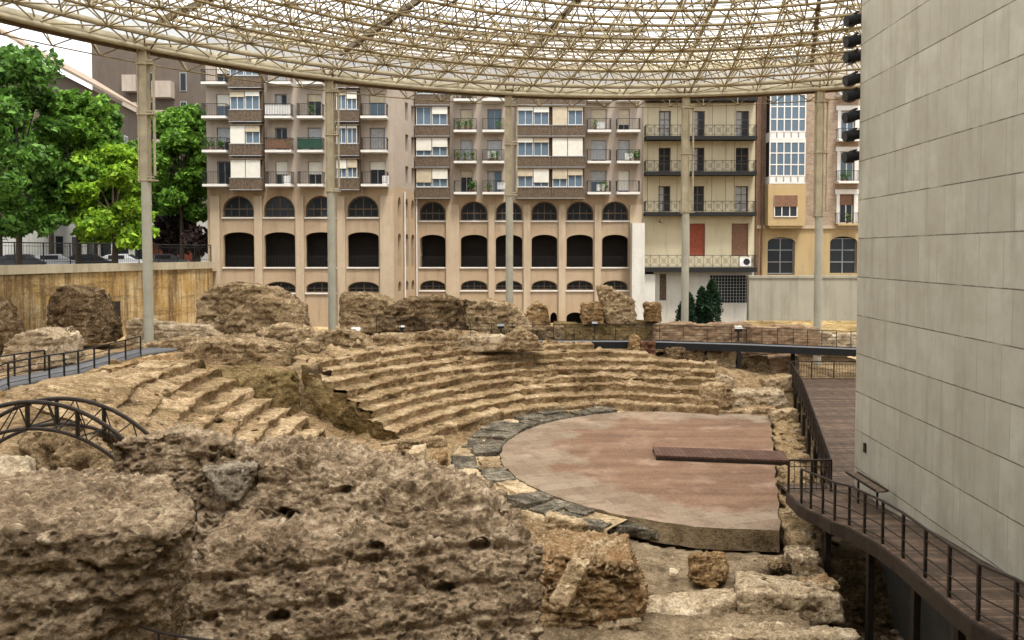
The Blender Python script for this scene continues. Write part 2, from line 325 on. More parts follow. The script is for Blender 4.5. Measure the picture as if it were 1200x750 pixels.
class MB:
    def __init__(s): s.v = []; s.f = []
    def box(s, x0, x1, y0, y1, z0, z1):
        n = len(s.v); s.v += [(x, y, z) for x in (x0, x1) for y in (y0, y1) for z in (z0, z1)]
        s.f += [tuple(n + i for i in f) for f in BOXF]; return s
    def poly(s, pts): n = len(s.v); s.v += [tuple(p) for p in pts]; s.f.append(tuple(range(n, n + len(pts)))); return s
    def prism(s, pts, z0, z1):           # plan polygon, z0/z1 number or list
        k = len(pts); n = len(s.v); a = z0 if isinstance(z0, (list, tuple)) else [z0] * k; b = z1 if isinstance(z1, (list, tuple)) else [z1] * k
        s.v += [(p[0], p[1], a[i]) for i, p in enumerate(pts)] + [(p[0], p[1], b[i]) for i, p in enumerate(pts)]
        s.f.append(tuple(range(n + k - 1, n - 1, -1))); s.f.append(tuple(range(n + k, n + 2 * k)))
        for i in range(k): j = (i + 1) % k; s.f.append((n + i, n + j, n + k + j, n + k + i))
        return s
    def tube(s, a, b, r, n=6, r2=None):
        a = np.array(a, float); b = np.array(b, float); d = b - a; L = np.linalg.norm(d)
        if L < 1e-6: return s
        d /= L; up = np.array((0, 0, 1.)) if abs(d[2]) < .9 else np.array((1., 0, 0)); x = np.cross(d, up); x /= np.linalg.norm(x); y = np.cross(d, x)
        k = len(s.v); r2 = r if r2 is None else r2
        for c, q in ((a, r), (b, r2)):
            for i in range(n):
                t = 2 * pi * i / n; s.v.append(tuple(c + (x * cos(t) + y * sin(t)) * q))
        for i in range(n): j = (i + 1) % n; s.f.append((k + i, k + j, k + n + j, k + n + i))
        s.f.append(tuple(range(k + n - 1, k - 1, -1))); s.f.append(tuple(range(k + n, k + 2 * n))); return s
    def path(s, pts, r, n=6):
        for a, b in zip(pts[:-1], pts[1:]): s.tube(a, b, r, n)
        return s
    def beam(s, a, b, w, h):             # box of width w, height h centred on the segment a-b
        a = np.array(a, float); b = np.array(b, float); d = b - a; d /= np.linalg.norm(d)
        up = np.array((0, 0, 1.)) if abs(d[2]) < .95 else np.array((1., 0, 0)); x = np.cross(d, up); x /= np.linalg.norm(x); y = np.cross(x, d)
        n = len(s.v)
        for c in (a, b):
            for i in (-1, 1):
                for j in (-1, 1): s.v.append(tuple(c + x * i * w / 2 + y * j * h / 2))
        s.f += [tuple(n + i for i in f) for f in BOXF]; return s
    def build(s, name, mat, parent=None, local=False, bevel=0, smooth=False):
        me = bpy.data.meshes.new(name); me.from_pydata(s.v, [], s.f); me.materials.append(mat)
        bm = bmesh.new(); bm.from_mesh(me); bmesh.ops.recalc_face_normals(bm, faces=bm.faces[:])
        if bevel: bmesh.ops.bevel(bm, geom=bm.edges[:], offset=bevel, segments=2, affect='EDGES', clamp_overlap=True)
        bm.to_mesh(me); bm.free()
        if smooth:
            for p in me.polygons: p.use_smooth = True
        return link(name, me, parent, local)
def tubes_np(P0, P1, r, n=5):
    P0 = np.asarray(P0, float); P1 = np.asarray(P1, float); d = P1 - P0; L = np.linalg.norm(d, axis=1, keepdims=True); d = d / np.maximum(L, 1e-9)
    up = np.where(np.abs(d[:, 2:3]) < .9, np.array([[0, 0, 1.]]), np.array([[1., 0, 0]])); x = np.cross(d, up); x /= np.linalg.norm(x, axis=1, keepdims=True); y = np.cross(d, x)
    V = []
    for c in (P0, P1):
        for i in range(n): t = 2 * pi * i / n; V.append(c + (x * cos(t) + y * sin(t)) * r)
    V = np.stack(V, 1).reshape(-1, 3); m = len(P0); base = (np.arange(m) * 2 * n)[:, None]; Fs = []
    for i in range(n):
        j = (i + 1) % n; Fs.append(base + np.array([[i, j, n + j, n + i]]))
    return V, np.concatenate(Fs, 0)
# ------------------------------------------------------------------ rocks
def displace(co, no, amp, sc, seed, pebble=0, psc=9, ledge=0):
    q = co * np.array([1, 1, 1.6])
    d = fbm(q, sc, 5, seed, .55) * amp * .75
    d += amp * .35 * (1 - np.abs(vnoise(q, sc * 2.7, seed + 9)) * 2)
    d -= amp * 1.0 * sstep(.24, .36, fbm(q, sc * 1.6, 4, seed + 31, .6))          # broken-out hollows with sharp rims
    if ledge:                                                                       # lifts of the Roman concrete
        zz = co[:, 2] + .12 * fbm(co, .5, 3, seed + 60); fr = np.abs(zz / .42 - np.round(zz / .42)) * 2
        d -= ledge * sstep(.30, .04, fr) * (.4 + .6 * sstep(-.2, .3, fbm(co, .9, 3, seed + 61)))
    st = np.zeros(len(co)); tone = np.zeros(len(co))
    if pebble:
        d += pebble * .8 * fbm(q, psc * .8, 4, seed + 5, .65)
        d -= pebble * 1.5 * sstep(.20, .34, fbm(q, psc * .55, 4, seed + 44, .65))
        d -= pebble * .5 * np.abs(vnoise(q, psc * 2.2, seed + 45))
        for s_, k, thr in ((psc * .62, 1.0, .5), (psc * 1.4, .55, .25)):
            jit = np.stack([fbm(co, s_ * 1.3, 2, seed + 70 + i) for i in range(3)], 1) * (.3 / s_)
            w, cid = worley(co + jit, s_, seed + 15); rad = .24 + .24 * ((cid * 7.3) % 1)
            on = (cid > thr); h = np.sqrt(np.clip(1 - (w / rad) ** 2, 0, 1)) * on
            d += pebble * 1.6 * k * h; m = sstep(0, .45, h); tone = np.where(m > .05, (cid * 23.7) % 1, tone); st = np.maximum(st, m * (.9 if k == 1 else .8))
    return co + no * d[:, None], st, tone
def rock(name, hulls, mat, label, cat, voxel=.12, amp=.16, sc=.9, seed=0, pebble=.03, psc=7, parent=None, group=None, ledge=0, extra=None):
    bm = bmesh.new()
    for h in hulls:
        vs = [bm.verts.new(p) for p in h]; r = bmesh.ops.convex_hull(bm, input=vs)
        bad = [g for g in list(set(r['geom_interior'] + r['geom_unused'])) if isinstance(g, bmesh.types.BMVert) and g.is_valid and not g.link_faces]
        if bad: bmesh.ops.delete(bm, geom=bad, context='VERTS')
    me0 = bpy.data.meshes.new('tmp'); bm.to_mesh(me0); bm.free()
    o = bpy.data.objects.new('tmp', me0); COL.objects.link(o)
    md = o.modifiers.new('r', 'REMESH'); md.mode = 'VOXEL'; md.voxel_size = voxel
    sm = o.modifiers.new('s', 'SMOOTH'); sm.iterations = 2; sm.factor = .5
    dg = bpy.context.evaluated_depsgraph_get(); me = bpy.data.meshes.new_from_object(o.evaluated_get(dg))
    bpy.data.objects.remove(o); bpy.data.meshes.remove(me0)
    n = len(me.vertices); co = np.empty(n * 3, np.float32); me.vertices.foreach_get('co', co); co = co.reshape(-1, 3).astype(float)
    no = np.empty(n * 3, np.float32); me.vertex_normals.foreach_get('vector', no); no = no.reshape(-1, 3).astype(float)
    co2, st, tone = displace(co, no, amp, sc, seed, pebble, psc, ledge)
    if extra: co2 = extra(co2)
    me.vertices.foreach_set('co', co2.astype(np.float32).ravel()); me.polygons.foreach_set('use_smooth', np.ones(len(me.polygons), bool)); me.update()
    me.materials.clear(); me.materials.append(mat); me.name = name
    for an, av in (('stone', st), ('stone_tone', tone)): me.attributes.new(an, 'FLOAT', 'POINT').data.foreach_set('value', av.astype(np.float32))
    o = link(name, me, parent)
    if parent is None: tag(o, label, cat, group)
    return o
def hull_px(pts, Y, depth, back=.85, lean=0):
    """front outline read at distance Y, carried back by depth (real thickness)"""
    fr = [np.array(W(px, py, Y)) for px, py in pts]; c = sum(fr) / len(fr); out = [tuple(p) for p in fr]
    zmin = min(p[2] for p in fr)
    for p in fr:
        q = c + (p - c) * back; q[2] = zmin + (p[2] - zmin) * (1 - (1 - back) * .6); q[1] = Y + depth + lean; out.append(tuple(q))
    for p in fr: out.append((p[0], p[1] + depth * .3, p[2] + (.0)))
    return out
# ================================================================== THE RUIN
CX, CY = 8.4, 29.0            # centre of the seating
OX, OY, OR = 9.0, 34.0, 9.5   # orchestra floor
R0, TR, RI = 13.1, .70, .40   # first riser, tread, rise
def pol(th, r): return (CX + r * cos(R(th)), CY + r * sin(R(th)))
DR = lambda th: np.interp(th, [76, 90, 101, 122, 140, 156.9, 160], [.3, 1.1, 2.1, 2.1, 1.5, 1.2, 0])
def cone(r): return RI * ((r - R0) / TR + 1)
stage = lambda Y: 8.65 + .317 * (Y - 24.4)
# ---- terrain
def terrain_z(X, Y):
    dx, dy = X - CX, Y - CY; r = np.hypot(dx, dy); th = np.degrees(np.arctan2(dy, dx)) % 360
    c = cone(r - DR(th)) - .6
    cap = np.interp(th, [0, 60, 78, 110, 150, 156, 174, 180, 195, 215, 240, 300, 360], [.1, .1, 1.9, 2.0, 2.8, 3.1, 3.6, 4.3, 4.5, 3.6, 1.2, -.6, -.6])
    k = np.interp(th, [0, 60, 74, 78, 155, 156.5, 174, 175.5, 205, 225, 245, 300, 360], [.05, .05, .4, 1, 1, .05, .05, 1, 1, .6, .3, 0, 0])
    z = np.where(r > R0, np.minimum(c * k, cap), -.1)
    z = np.where(r < R0, -.1 + 0 * z, z)
    # trench (radial passage) climbs to the back
    tr = (th > 156.5) & (th < 174.5)
    z = np.where(tr & (r > 13), np.interp(r, [13, 17, 21, 23.5], [.1, .5, 1.6, 3.2]), z)
    # behind the seating: the flat ground of the site
    back = np.interp(th, [0, 60, 85, 120, 150, 180, 200, 220, 360], [.4, .5, 2.3, 2.7, 3.1, 3.5, 3.6, 3.4, 2.0])
    z = z + (back - z) * sstep(np.interp(th, [60, 80, 150, 180, 215], [17, 17.5, 20, 24, 26]), np.interp(th, [60, 80, 150, 180, 215], [21, 20, 23, 29, 31]), r) * ((th > 20) & (th < 235))
    # low gravel floor in front of the stage and orchestra
    low = sstep(27.5, 25.5, Y) * sstep(-1.5, .8, X)
    z = z + (-.62 - z) * low
    z = np.where((X > stage(Y) - .05) & (Y < 46) & (X < 30), np.minimum(z, -.45), z)
    # ditch beside the ring
    dd = np.hypot(X - OX, Y - OY)
    z = np.where((dd > 9) & (dd < 12.9) & (th > 150) & (th < 300), np.minimum(z, -.5), z)
    z = np.where((dd < 9.7) & (X < stage(Y) + .3), -1.0, z)
    # pit under the ramp
    pit = sstep(7.6, 8.8, X - .0) * sstep(23.8, 22.3, Y)
    z = z - 1.7 * pit
    return z
xs = np.arange(-34, 27, .16); ys = np.arange(5, 71, .16); GX, GY = np.meshgrid(xs, ys)
P = np.stack([GX.ravel(), GY.ravel(), np.zeros(GX.size)], 1); Z = terrain_z(P[:, 0], P[:, 1])
flat = sstep(25, 24, P[:, 1]) * sstep(1, 2.5, P[:, 0]) * .75
Z = Z + (fbm(P, .45, 4, 3) * .22 + fbm(P, 1.6, 4, 4) * .13) * (1 - flat) + fbm(P, 5, 3, 6) * .04
stp = (Z * 3.2); Z = Z + (np.round(stp) / 3.2 - Z) * .35 * (1 - flat) * sstep(.0, .4, fbm(P, .3, 3, 8) + .2)
P[:, 2] = Z; nx, ny = len(xs), len(ys)
ii = (np.arange(ny - 1)[:, None] * nx + np.arange(nx - 1)[None, :]).ravel(); FQ = np.stack([ii, ii + 1, ii + nx + 1, ii + nx], 1)
fc = P[FQ].mean(1); gr = (fc[:, 1] < 26) & (fc[:, 0] > .6)
me = mesh_np('ground', P, FQ, M['earth'], True); me.materials.append(M['gravel']); me.materials.append(M['rockdark']); pit_shade = (fc[:, 0] > 7.7 + .35 * np.sin(fc[:, 1] * 3)) & (fc[:, 1] < 24); me.polygons.foreach_set('material_index', np.where(pit_shade, 2, gr).astype(np.int32)); me.update()  # pit faces take the dark rock: shade under the ramp painted in
tag(link('ground', me), kind='structure')
def tz(x, y): return float(terrain_z(np.array([x], float), np.array([y], float))[0])
far = MB(); far.poly([(-1500, -1500, 1.0), (1500, -1500, 1.0), (1500, 1500, 1.0), (-1500, 1500, 1.0)])
# one ground sheet to the horizon, lying below the dig; the site's own terrain is modelled above it
far.v = [(a, b, -3.2) for a, b, c in far.v]; tag(far.build('terrain', M['earth']), kind='structure')

# ---- orchestra floor, ring and stage edge
def disc_pts(R_, a0, a1, n, cx=OX, cy=OY): return [(cx + R_ * cos(R(a)), cy + R_ * sin(R(a))) for a in np.linspace(a0, a1, n)]
def clip_stage(pts): return pts
aa = [a for a in np.linspace(0, 360, 181)]
pts = [(OX + OR * cos(R(a)), OY + OR * sin(R(a))) for a in aa[:-1]]
pts = [p for p in pts if p[0] < stage(p[1])]
# order along the arc from the far stage corner round the left to the near stage corner
pts.sort(key=lambda p: math.atan2(p[1] - OY, p[0] - OX) % (2 * pi))
i0 = [i for i, p in enumerate(pts) if (math.degrees(math.atan2(p[1] - OY, p[0] - OX)) % 360) > 40][0]; pts = pts[i0:] + pts[:i0]
def hit(y): return (stage(y), y)
rj = random.Random(4); pts = [(x + rj.uniform(-.05, .05), y + rj.uniform(-.05, .05)) for x, y in pts]
pts = [hit(43.0)] + [p for p in pts if 24.7 < p[1] < 43.2] + [(hit(y)[0] + rj.uniform(-.07, .05), y) for y in np.arange(24.6, 42.9, .45)]
mb = MB(); mb.prism(pts, -.72, 0.0); o = mb.build('orchestra_floor', M['floor']); tag(o, kind='structure'); o.data.materials.append(M['floorside'])
for q in o.data.polygons:
    if abs(q.normal.z) < .5: q.material_index = 1
# ring platform
rp = [p for p in disc_pts(11.7, 62, 262, 90)]; ri = [p for p in disc_pts(9.52, 262, 62, 90)]
mb = MB()
V = []; Fq = []
A = np.linspace(64, 238, 240); prof = [(9.53, -.10), (10.4, -.09), (11.3, -.10), (11.62, -.13), (11.7, -.25), (11.74, -.42), (11.8, -.7)]
for a in A:
    for (r_, z_) in prof: rs_ = 9.53 + (r_ - 9.53) * np.interp(a, [64, 190, 236], [1, 1, .62]); V.append((OX + rs_ * cos(R(a)), OY + rs_ * sin(R(a)), z_))
V = np.array(V); n3 = np.stack([fbm(V, 1.1, 4, 40 + k) for k in range(3)], 1) * np.array([.28, .28, .05]); n3 *= (np.tile(np.array([0, .3, .8, 1, 1, 1, 1]), len(A)))[:, None]; V = V + n3
k = len(prof); ii = (np.arange(len(A) - 1)[:, None] * k + np.arange(k - 1)[None, :]).ravel()
tag(link('orchestra_ledge', mesh_np('orchestra_ledge', V, np.stack([ii, ii + 1, ii + k + 1, ii + k], 1), M['palestone'], True)), kind='structure')

def slab_piece(poly, z0, z1, mat, seed, name, label, cat, group, rough=.035):
    """one broken paving slab: a thin stone with a ragged outline"""
    bm = bmesh.new(); n = len(poly); P2 = []
    r = random.Random(seed)
    for i in range(n):
        a = np.array(poly[i]); b = np.array(poly[(i + 1) % n]); L = np.linalg.norm(b - a); m = max(2, int(L / .16))
        for j in range(m):
            t = j / m; P2.append(a + (b - a) * t + np.array((r.uniform(-1, 1), r.uniform(-1, 1))) * (rough if j else rough * .5))
    c = sum(P2) / len(P2); m = len(P2); V = []; Fq = []
    for s_, zz in ((1.0, z0), (1.0, z1 - .02), (.985, z1)):
        for q in P2: w = c + (q - c) * s_; V.append((w[0], w[1], zz + (.0 if zz == z0 else .018 * math.sin(w[0] * 3 + w[1] * 2 + seed))))
    for l in range(2):
        for i in range(m): j = (i + 1) % m; Fq.append((l * m + i, l * m + j, (l + 1) * m + j, (l + 1) * m + i))
    Fq.append(tuple(range(2 * m, 3 * m))); mb = MB(); mb.v = V; mb.f = Fq
    o = mb.build(name, mat); return tag(o, label, cat, group)
rr = random.Random(5); a = 72.0; cnt = 0
while a < 232:
    w = rr.uniform(5, 11)
    for (ra, rb) in ((9.62, 10.55 + rr.uniform(-.1, .15)), (10.72 + rr.uniform(-.05, .1), 11.55 + rr.uniform(-.15, .1))):
        if rr.random() < (.10 if a < 135 else .26): continue
        a0, a1 = a + rr.uniform(0, 1), a + w - .5 + rr.uniform(-.3, .3); kk = np.interp(a, [64, 190, 236], [1, 1, .62]); ra, rb = 9.53 + (ra - 9.53) * kk, 9.53 + (rb - 9.53) * kk
        ra += rr.uniform(-.12, .1); rb += rr.uniform(-.15, .22); tw_ = rr.uniform(-1.2, 1.2)
        poly = [(OX + ra * cos(R(a0)), OY + ra * sin(R(a0))), (OX + rb * cos(R(a0)), OY + rb * sin(R(a0))), (OX + (rb + rr.uniform(-.15, .25)) * cos(R((a0 + a1) / 2)), OY + rb * sin(R((a0 + a1) / 2))),
                (OX + rb * cos(R(a1)), OY + rb * sin(R(a1))), (OX + ra * cos(R(a1)), OY + ra * sin(R(a1)))]
        slab_piece(poly, -.16, -.01 + rr.uniform(-.03, .14), M['slab'] if rr.random() < (.9 if a < 140 else .68) else M['palestone'], cnt, 'paving_slab', 'broken flat paving slab lying in the ring round the pink floor', 'stone slab', 'slabs ringing the orchestra floor', .085)
        cnt += 1
    a += w

# ---- seating rows
def row_mesh(k, a0, a1, ero, seed, last=False, coll=None):
    r1 = R0 + TR * k; r2 = r1 + TR * (1.0 if not last else 2.2); z1 = RI * (k + 1); z0 = RI * k
    prof = [(r1 + .19 * (1 - t) ** .7 * (t < .8), z0 - (.5 if k == 0 else .2) + (z1 - z0 + (.5 if k == 0 else .2)) * t) for t in np.linspace(0, 1, 9)] + [(r1 + (r2 + .28 - r1) * t, z1) for t in np.linspace(0, 1, 12 if not last else 22)[1:]]
    prof = np.array(prof); n = len(prof); m = max(8, int(abs(a1 - a0) * pi / 180 * r1 / .065)); A = np.linspace(a0, a1, m)
    th = np.repeat(A, n); r = np.tile(prof[:, 0], m) + DR(th); z = np.tile(prof[:, 1], m)
    e = np.interp(th, *ero)
    V = np.stack([CX + r * np.cos(np.radians(th)), CY + r * np.sin(np.radians(th)), z], 1)
    zc = RI * ((r - DR(th) - R0) / TR + .7)
    blot = sstep(.22, .48, fbm(V * np.array([1, 1, .2]), .5, 4, 77))              # stretches worn to a slope
    V[:, 2] = z + (zc - z) * np.clip(e + blot * .6, 0, 1) * .9
    V0 = V.copy(); V = V + np.array([k * 13.7, k * 5.1, 0])
    nr = fbm(V, .8, 5, 50, .6) * .13 + fbm(V, 4.2, 4, 51) * .10; nz = fbm(V, .9, 5, 53, .6) * .10 + fbm(V, 5.5, 3, 54) * .045
    g = sstep(.22, .5, fbm(V, 1.9, 3, 57)); nz -= g * .12; nr += g * .2
    V = V0
    arc = np.radians(A) * (r1 + .4); jr = random.Random(k * 31 + seed); cuts = []; s0 = arc.min()
    while s0 < arc.max(): s0 += jr.uniform(.5, 1.7); cuts.append((s0, jr.uniform(-.05, .05), jr.uniform(-.05, .06)))
    ca = np.array([c[0] for c in cuts]); dist = np.abs(arc[:, None] - ca[None, :]).min(1); blk_i = np.searchsorted(ca, arc); off = np.array([c[1] for c in cuts] + [0]); of2 = np.array([c[2] for c in cuts] + [0])
    jn = sstep(.07, .015, dist); jn = np.repeat(jn, n); nz = nz - jn * .075 + np.repeat(off[blk_i], n) * .8; nr = nr + jn * .05 + np.repeat(of2[blk_i], n)
    u = np.stack([np.cos(np.radians(th)), np.sin(np.radians(th))], 1)
    V[:, :2] += u * nr[:, None]; V[:, 2] += nz
    w, c = worley(V, 5, 61); V[:, 2] += (.5 - w) * .035
    ii = (np.arange(m - 1)[:, None] * n + np.arange(n - 1)[None, :]).ravel()
    return mesh_np('seat_row', V, np.stack([ii, ii + 1, ii + n + 1, ii + n], 1), M['seat'], True)
def wedge(label, rows, ero, seed, side=None):
    t = empty('stone_seating', (CX, CY, 0), label, 'stone seating')
    for i, (k, a0, a1) in enumerate(rows): link('seat_row', row_mesh(k, a0, a1, ero, seed, i == len(rows) - 1), t)
    for (th, rA, rB, sgn) in (side or []):
        rs = np.linspace(rA, rB, int((rB - rA) / .1)); zs = np.linspace(0, 1, 34); V = []
        for r in rs:
            top = RI * (math.floor((r - R0 - DR(th)) / TR) + 1) + .0; top = min(top, RI * (rows[-1][0] + 1))
            for q in zs: V.append((*pol(th, r), -.3 + (top + .24) * q))
        V = np.array(V); d = fbm(V, .8, 5, seed, .6) * .3 + fbm(V, 4, 4, seed + 1) * .10; nrm = np.array((-sin(R(th)), cos(R(th)))) * sgn; V[:, :2] += nrm * (d + .02)[:, None]
        V[:, 2] += fbm(V, 1.3, 4, 53) * .1
        n = len(zs); m = len(rs); ii = (np.arange(m - 1)[:, None] * n + np.arange(n - 1)[None, :]).ravel()
        link('side_wall', mesh_np('side_wall', V, np.stack([ii, ii + 1, ii + n + 1, ii + n], 1), M['rockmoss'], True), t)
    return t
rows = []
for k in range(9):
    a1 = 156.2 + random.uniform(-.8, .6) - (2.5 if k > 6 else 0); a0 = 77.5 + random.uniform(-.6, .6) + (12 if k == 6 else 22 if k == 7 else 34 if k == 8 else 0)
    rows.append((k, a0, a1))
wedge('long curved bank of worn stone seat rows behind the pink floor', rows, ([60, 76, 80, 110, 130, 156], [.1, .05, .0, .1, .05, .1]), 11, [(156.0, 14.1, 20.4, 1), (77.8, 13.2, 18.0, -1)])
rows = []
for k in range(1, 12):
    rows.append((k, 174.8 + .25 * math.sin(k * 2.1) + (.35 * (k - 6) if k > 6 else 0), 216 - k * .3))
wedge('shorter bank of eroded stone steps left of the open trench', rows, ([170, 174, 187, 196, 204, 216], [.05, .0, .0, .35, .8, 1.0]), 23, [(175.0, 13.6, 21.8, -1)])

# ---- rock masses; outlines read off the photograph at their distance, each with its own depth
hp = hull_px
Rk = []
def blk(*a, **k): return rock('masonry_block', *a, **k)
# foreground
def sockets(co):
    # putlog-like sockets and broken pits in the face of the big mass
    for (px, py, Y, rad, dep) in ((325, 606, 12.5, .15, .55), (330, 720, 11.4, .11, .4), (440, 640, 12.2, .09, .3), (520, 690, 11.9, .10, .3), (400, 575, 13, .10, .3), (560, 640, 12.4, .12, .35)):
        c = np.array(W(px, py, Y)); n = np.array((0, .85, -.25)); n /= np.linalg.norm(n); v = co - c; al = v @ n; d = np.linalg.norm((v - al[:, None] * n) * np.array([.7, 1, 1.3]), axis=1)
        k = sstep(rad * 1.25, rad * .55, d + .04 * fbm(co, 7, 2, 5)) * (al > -1.0) * (al < .6); co = co + n * (k * dep)[:, None]
    return co
def near_block_a():
    top = [(-6.9, 11.2, 5.78), (-5.2, 11.0, 5.75), (-3.86, 9.2, 5.86), (-3.8, 8.75, 5.80), (-6.5, 8.2, 6.0), (-8.2, 9.2, 6.02), (-4.6, 10.3, 5.95)]
    bot = [(-9, 11.6, 2.6), (-4.9, 11.2, 2.6), (-5.0, 8.9, 2.6), (-4.0, 8.85, 5.35), (-6.9, 7.4, 2.6), (-9.5, 8.3, 2.6)]
    return [top + bot]
blk(near_block_a(), M['rockgrey'], 'broad flat-topped rubble masonry mass in the bottom left corner', 'masonry', voxel=.027, amp=.085, sc=1.1, seed=3, pebble=.04, psc=8, ledge=.05)
hB = [[W(*p) for p in [(250, 545, 13.4), (300, 528, 13.6), (345, 517, 14), (420, 528, 14.2), (470, 545, 14.1), (540, 572, 13.6), (600, 590, 13.2), (630, 640, 12.5), (560, 560, 15.2), (420, 520, 15.8), (330, 512, 15.4),
      (635, 830, 11.3), (400, 830, 10.9), (180, 830, 11.6), (200, 740, 12.1), (240, 640, 12.6), (600, 820, 14.5), (250, 820, 15)]]]
hB += [[W(*p) for p in [(240, 640, 11.5), (170, 765, 10.5), (270, 600, 12.6), (420, 600, 12.7), (520, 640, 12.3), (560, 740, 11.6), (320, 800, 11.0), (540, 830, 11.0), (420, 740, 11.2), (205, 740, 10.8), (300, 700, 13.5), (500, 700, 13.5)]]]
blk(hB, M['rockgrey'], 'largest grey-brown rubble mass filling the bottom centre of the view', 'masonry', voxel=.03, amp=.17, sc=.9, seed=8, pebble=.06, psc=8, ledge=.10, extra=sockets)
hC = [[W(*p) for p in [(130, 522, 13.2), (200, 506, 13.4), (265, 515, 13.6), (300, 538, 13.5), (285, 600, 13.1), (205, 596, 13.2), (140, 575, 13.1), (210, 502, 15), (290, 520, 15), (150, 515, 14.6), (300, 640, 14.8), (170, 630, 14.6)]]]
blk(hC, M['rockgrey'], 'brown rubble lump with a chipped crest at the foot of the arched footbridge', 'masonry', voxel=.032, amp=.15, sc=1.2, seed=12, pebble=.045, psc=9, ledge=.05)
hD = [[W(*p) for p in [(238, 552, 12.9), (302, 546, 12.9), (300, 538, 13.9), (255, 537, 13.9), (262, 586, 12.75), (280, 590, 12.75), (288, 585, 13.8), (258, 585, 13.8), (305, 541, 14.2), (240, 540, 14.2)]]]
blk(hD, M['rockwedge'], 'grey flat-topped wedge of concrete rubble set in the notch between two big lumps', 'masonry', voxel=.03, amp=.045, sc=1.5, seed=14, pebble=.03, psc=10)
hE = [[W(*p) for p in [(30, 515, 16.5), (75, 505, 16.5), (128, 522, 16), (160, 590, 15.4), (150, 600, 15.2), (60, 580, 15.6), (30, 560, 16), (30, 510, 18), (110, 510, 18), (150, 680, 16.5), (20, 680, 16.5)]]]
blk(hE, M['rock'], 'dark brown boulder beneath the arched footbridge', 'masonry', voxel=.07, amp=.2, sc=1.0, seed=17, pebble=.04, psc=9)
hF = [[W(*p) for p in [(-40, 545, 14.5), (35, 535, 14.5), (40, 565, 14), (-40, 575, 14), (-30, 540, 16), (40, 540, 16), (-40, 660, 15), (40, 660, 15)]]]
blk(hF, M['rockpale'], 'pale low stone under the left end of the arched footbridge', 'masonry', voxel=.07, amp=.1, seed=19)
# block C by the stage corner
hG = [[W(*p) for p in [(596, 648, 20.4), (600, 760, 19.6), (610, 622, 22), (636, 650, 20.2), (690, 655, 19.9), (742, 662, 19.6), (755, 700, 19.6), (748, 760, 19.3), (640, 760, 19.3), (652, 621, 22.0), (733, 624, 22.0), (757, 690, 21.8), (750, 740, 21.6)]]]
blk(hG, M['rockorange'], 'orange-brown squared rubble block standing between the big grey mass and the gravel', 'masonry', voxel=.045, amp=.16, sc=1.3, seed=21, pebble=.05, psc=7, ledge=.05)
hg2 = [[W(*p) for p in [(642, 707, 18.6), (664, 712, 18.5), (690, 662, 18.9), (668, 657, 18.9), (650, 702, 19.1), (672, 705, 19.1), (694, 655, 19.4), (672, 652, 19.4)]]]
rock('stone_beam', hg2, M['palestone'], 'long pale stone leaning against the orange-brown block', 'stone', voxel=.04, amp=.05, sc=2, seed=22, pebble=.01)
# stump of a column and slabs at lower right
hs = [[W(*p) for p in [(806, 652, 22.1), (852, 652, 22.1), (851, 680, 21.7), (835, 690, 21.5), (808, 680, 21.7), (812, 646, 22.9), (846, 648, 22.9), (850, 678, 22.9), (810, 678, 22.9)]]]
rock('column_stump', hs, M['rockochre'], 'weathered orange stump of a pier standing alone on the gravel', 'stump', voxel=.04, amp=.12, sc=1.8, seed=24, pebble=.03, psc=10)
hs = [[W(*p) for p in [(784, 667, 22.3), (797, 667, 22.3), (796, 674, 22), (785, 675, 22), (785, 665, 22.6), (796, 665, 22.6)]]]
rock('loose_stone', hs, M['rockpale'], 'small pale loose stone left of the orange stump', 'stone', voxel=.03, amp=.04, sc=2.5, seed=25, pebble=.0)
hs = [[W(*p) for p in [(864, 694, 20.3), (984, 698, 20.2), (990, 730, 20.0), (866, 738, 20.0), (860, 668, 22.4), (950, 676, 22.4), (980, 690, 22), (985, 730, 21.8), (870, 730, 22)]]]
blk(hs, M['rockpale'], 'long pale step block with a dark red stained corner near the ramp', 'masonry', voxel=.06, amp=.09, sc=1.3, seed=26, pebble=.02)
hs = [[W(*p) for p in [(806, 747, 18.6), (1010, 745, 18.6), (1010, 780, 18.3), (806, 780, 18.3), (880, 728, 19.6), (1000, 735, 19.6), (820, 745, 19.4)]]]
blk(hs, M['rockpale'], 'pale flat slab block at the bottom edge beside the ramp pit', 'masonry', voxel=.06, amp=.08, sc=1.3, seed=27, pebble=.02)
hs = [[W(*p) for p in [(740, 705, 20.6), (800, 706, 20.6), (866, 700, 20.4), (860, 735, 20.2), (700, 760, 19.4), (740, 700, 21.6), (860, 688, 21.6), (700, 745, 20)]]]
blk(hs, M['rockpale'], 'low worn sandstone ledge between the orange block and the pale step block', 'masonry', voxel=.06, amp=.09, sc=1.0, seed=28, pebble=.02)
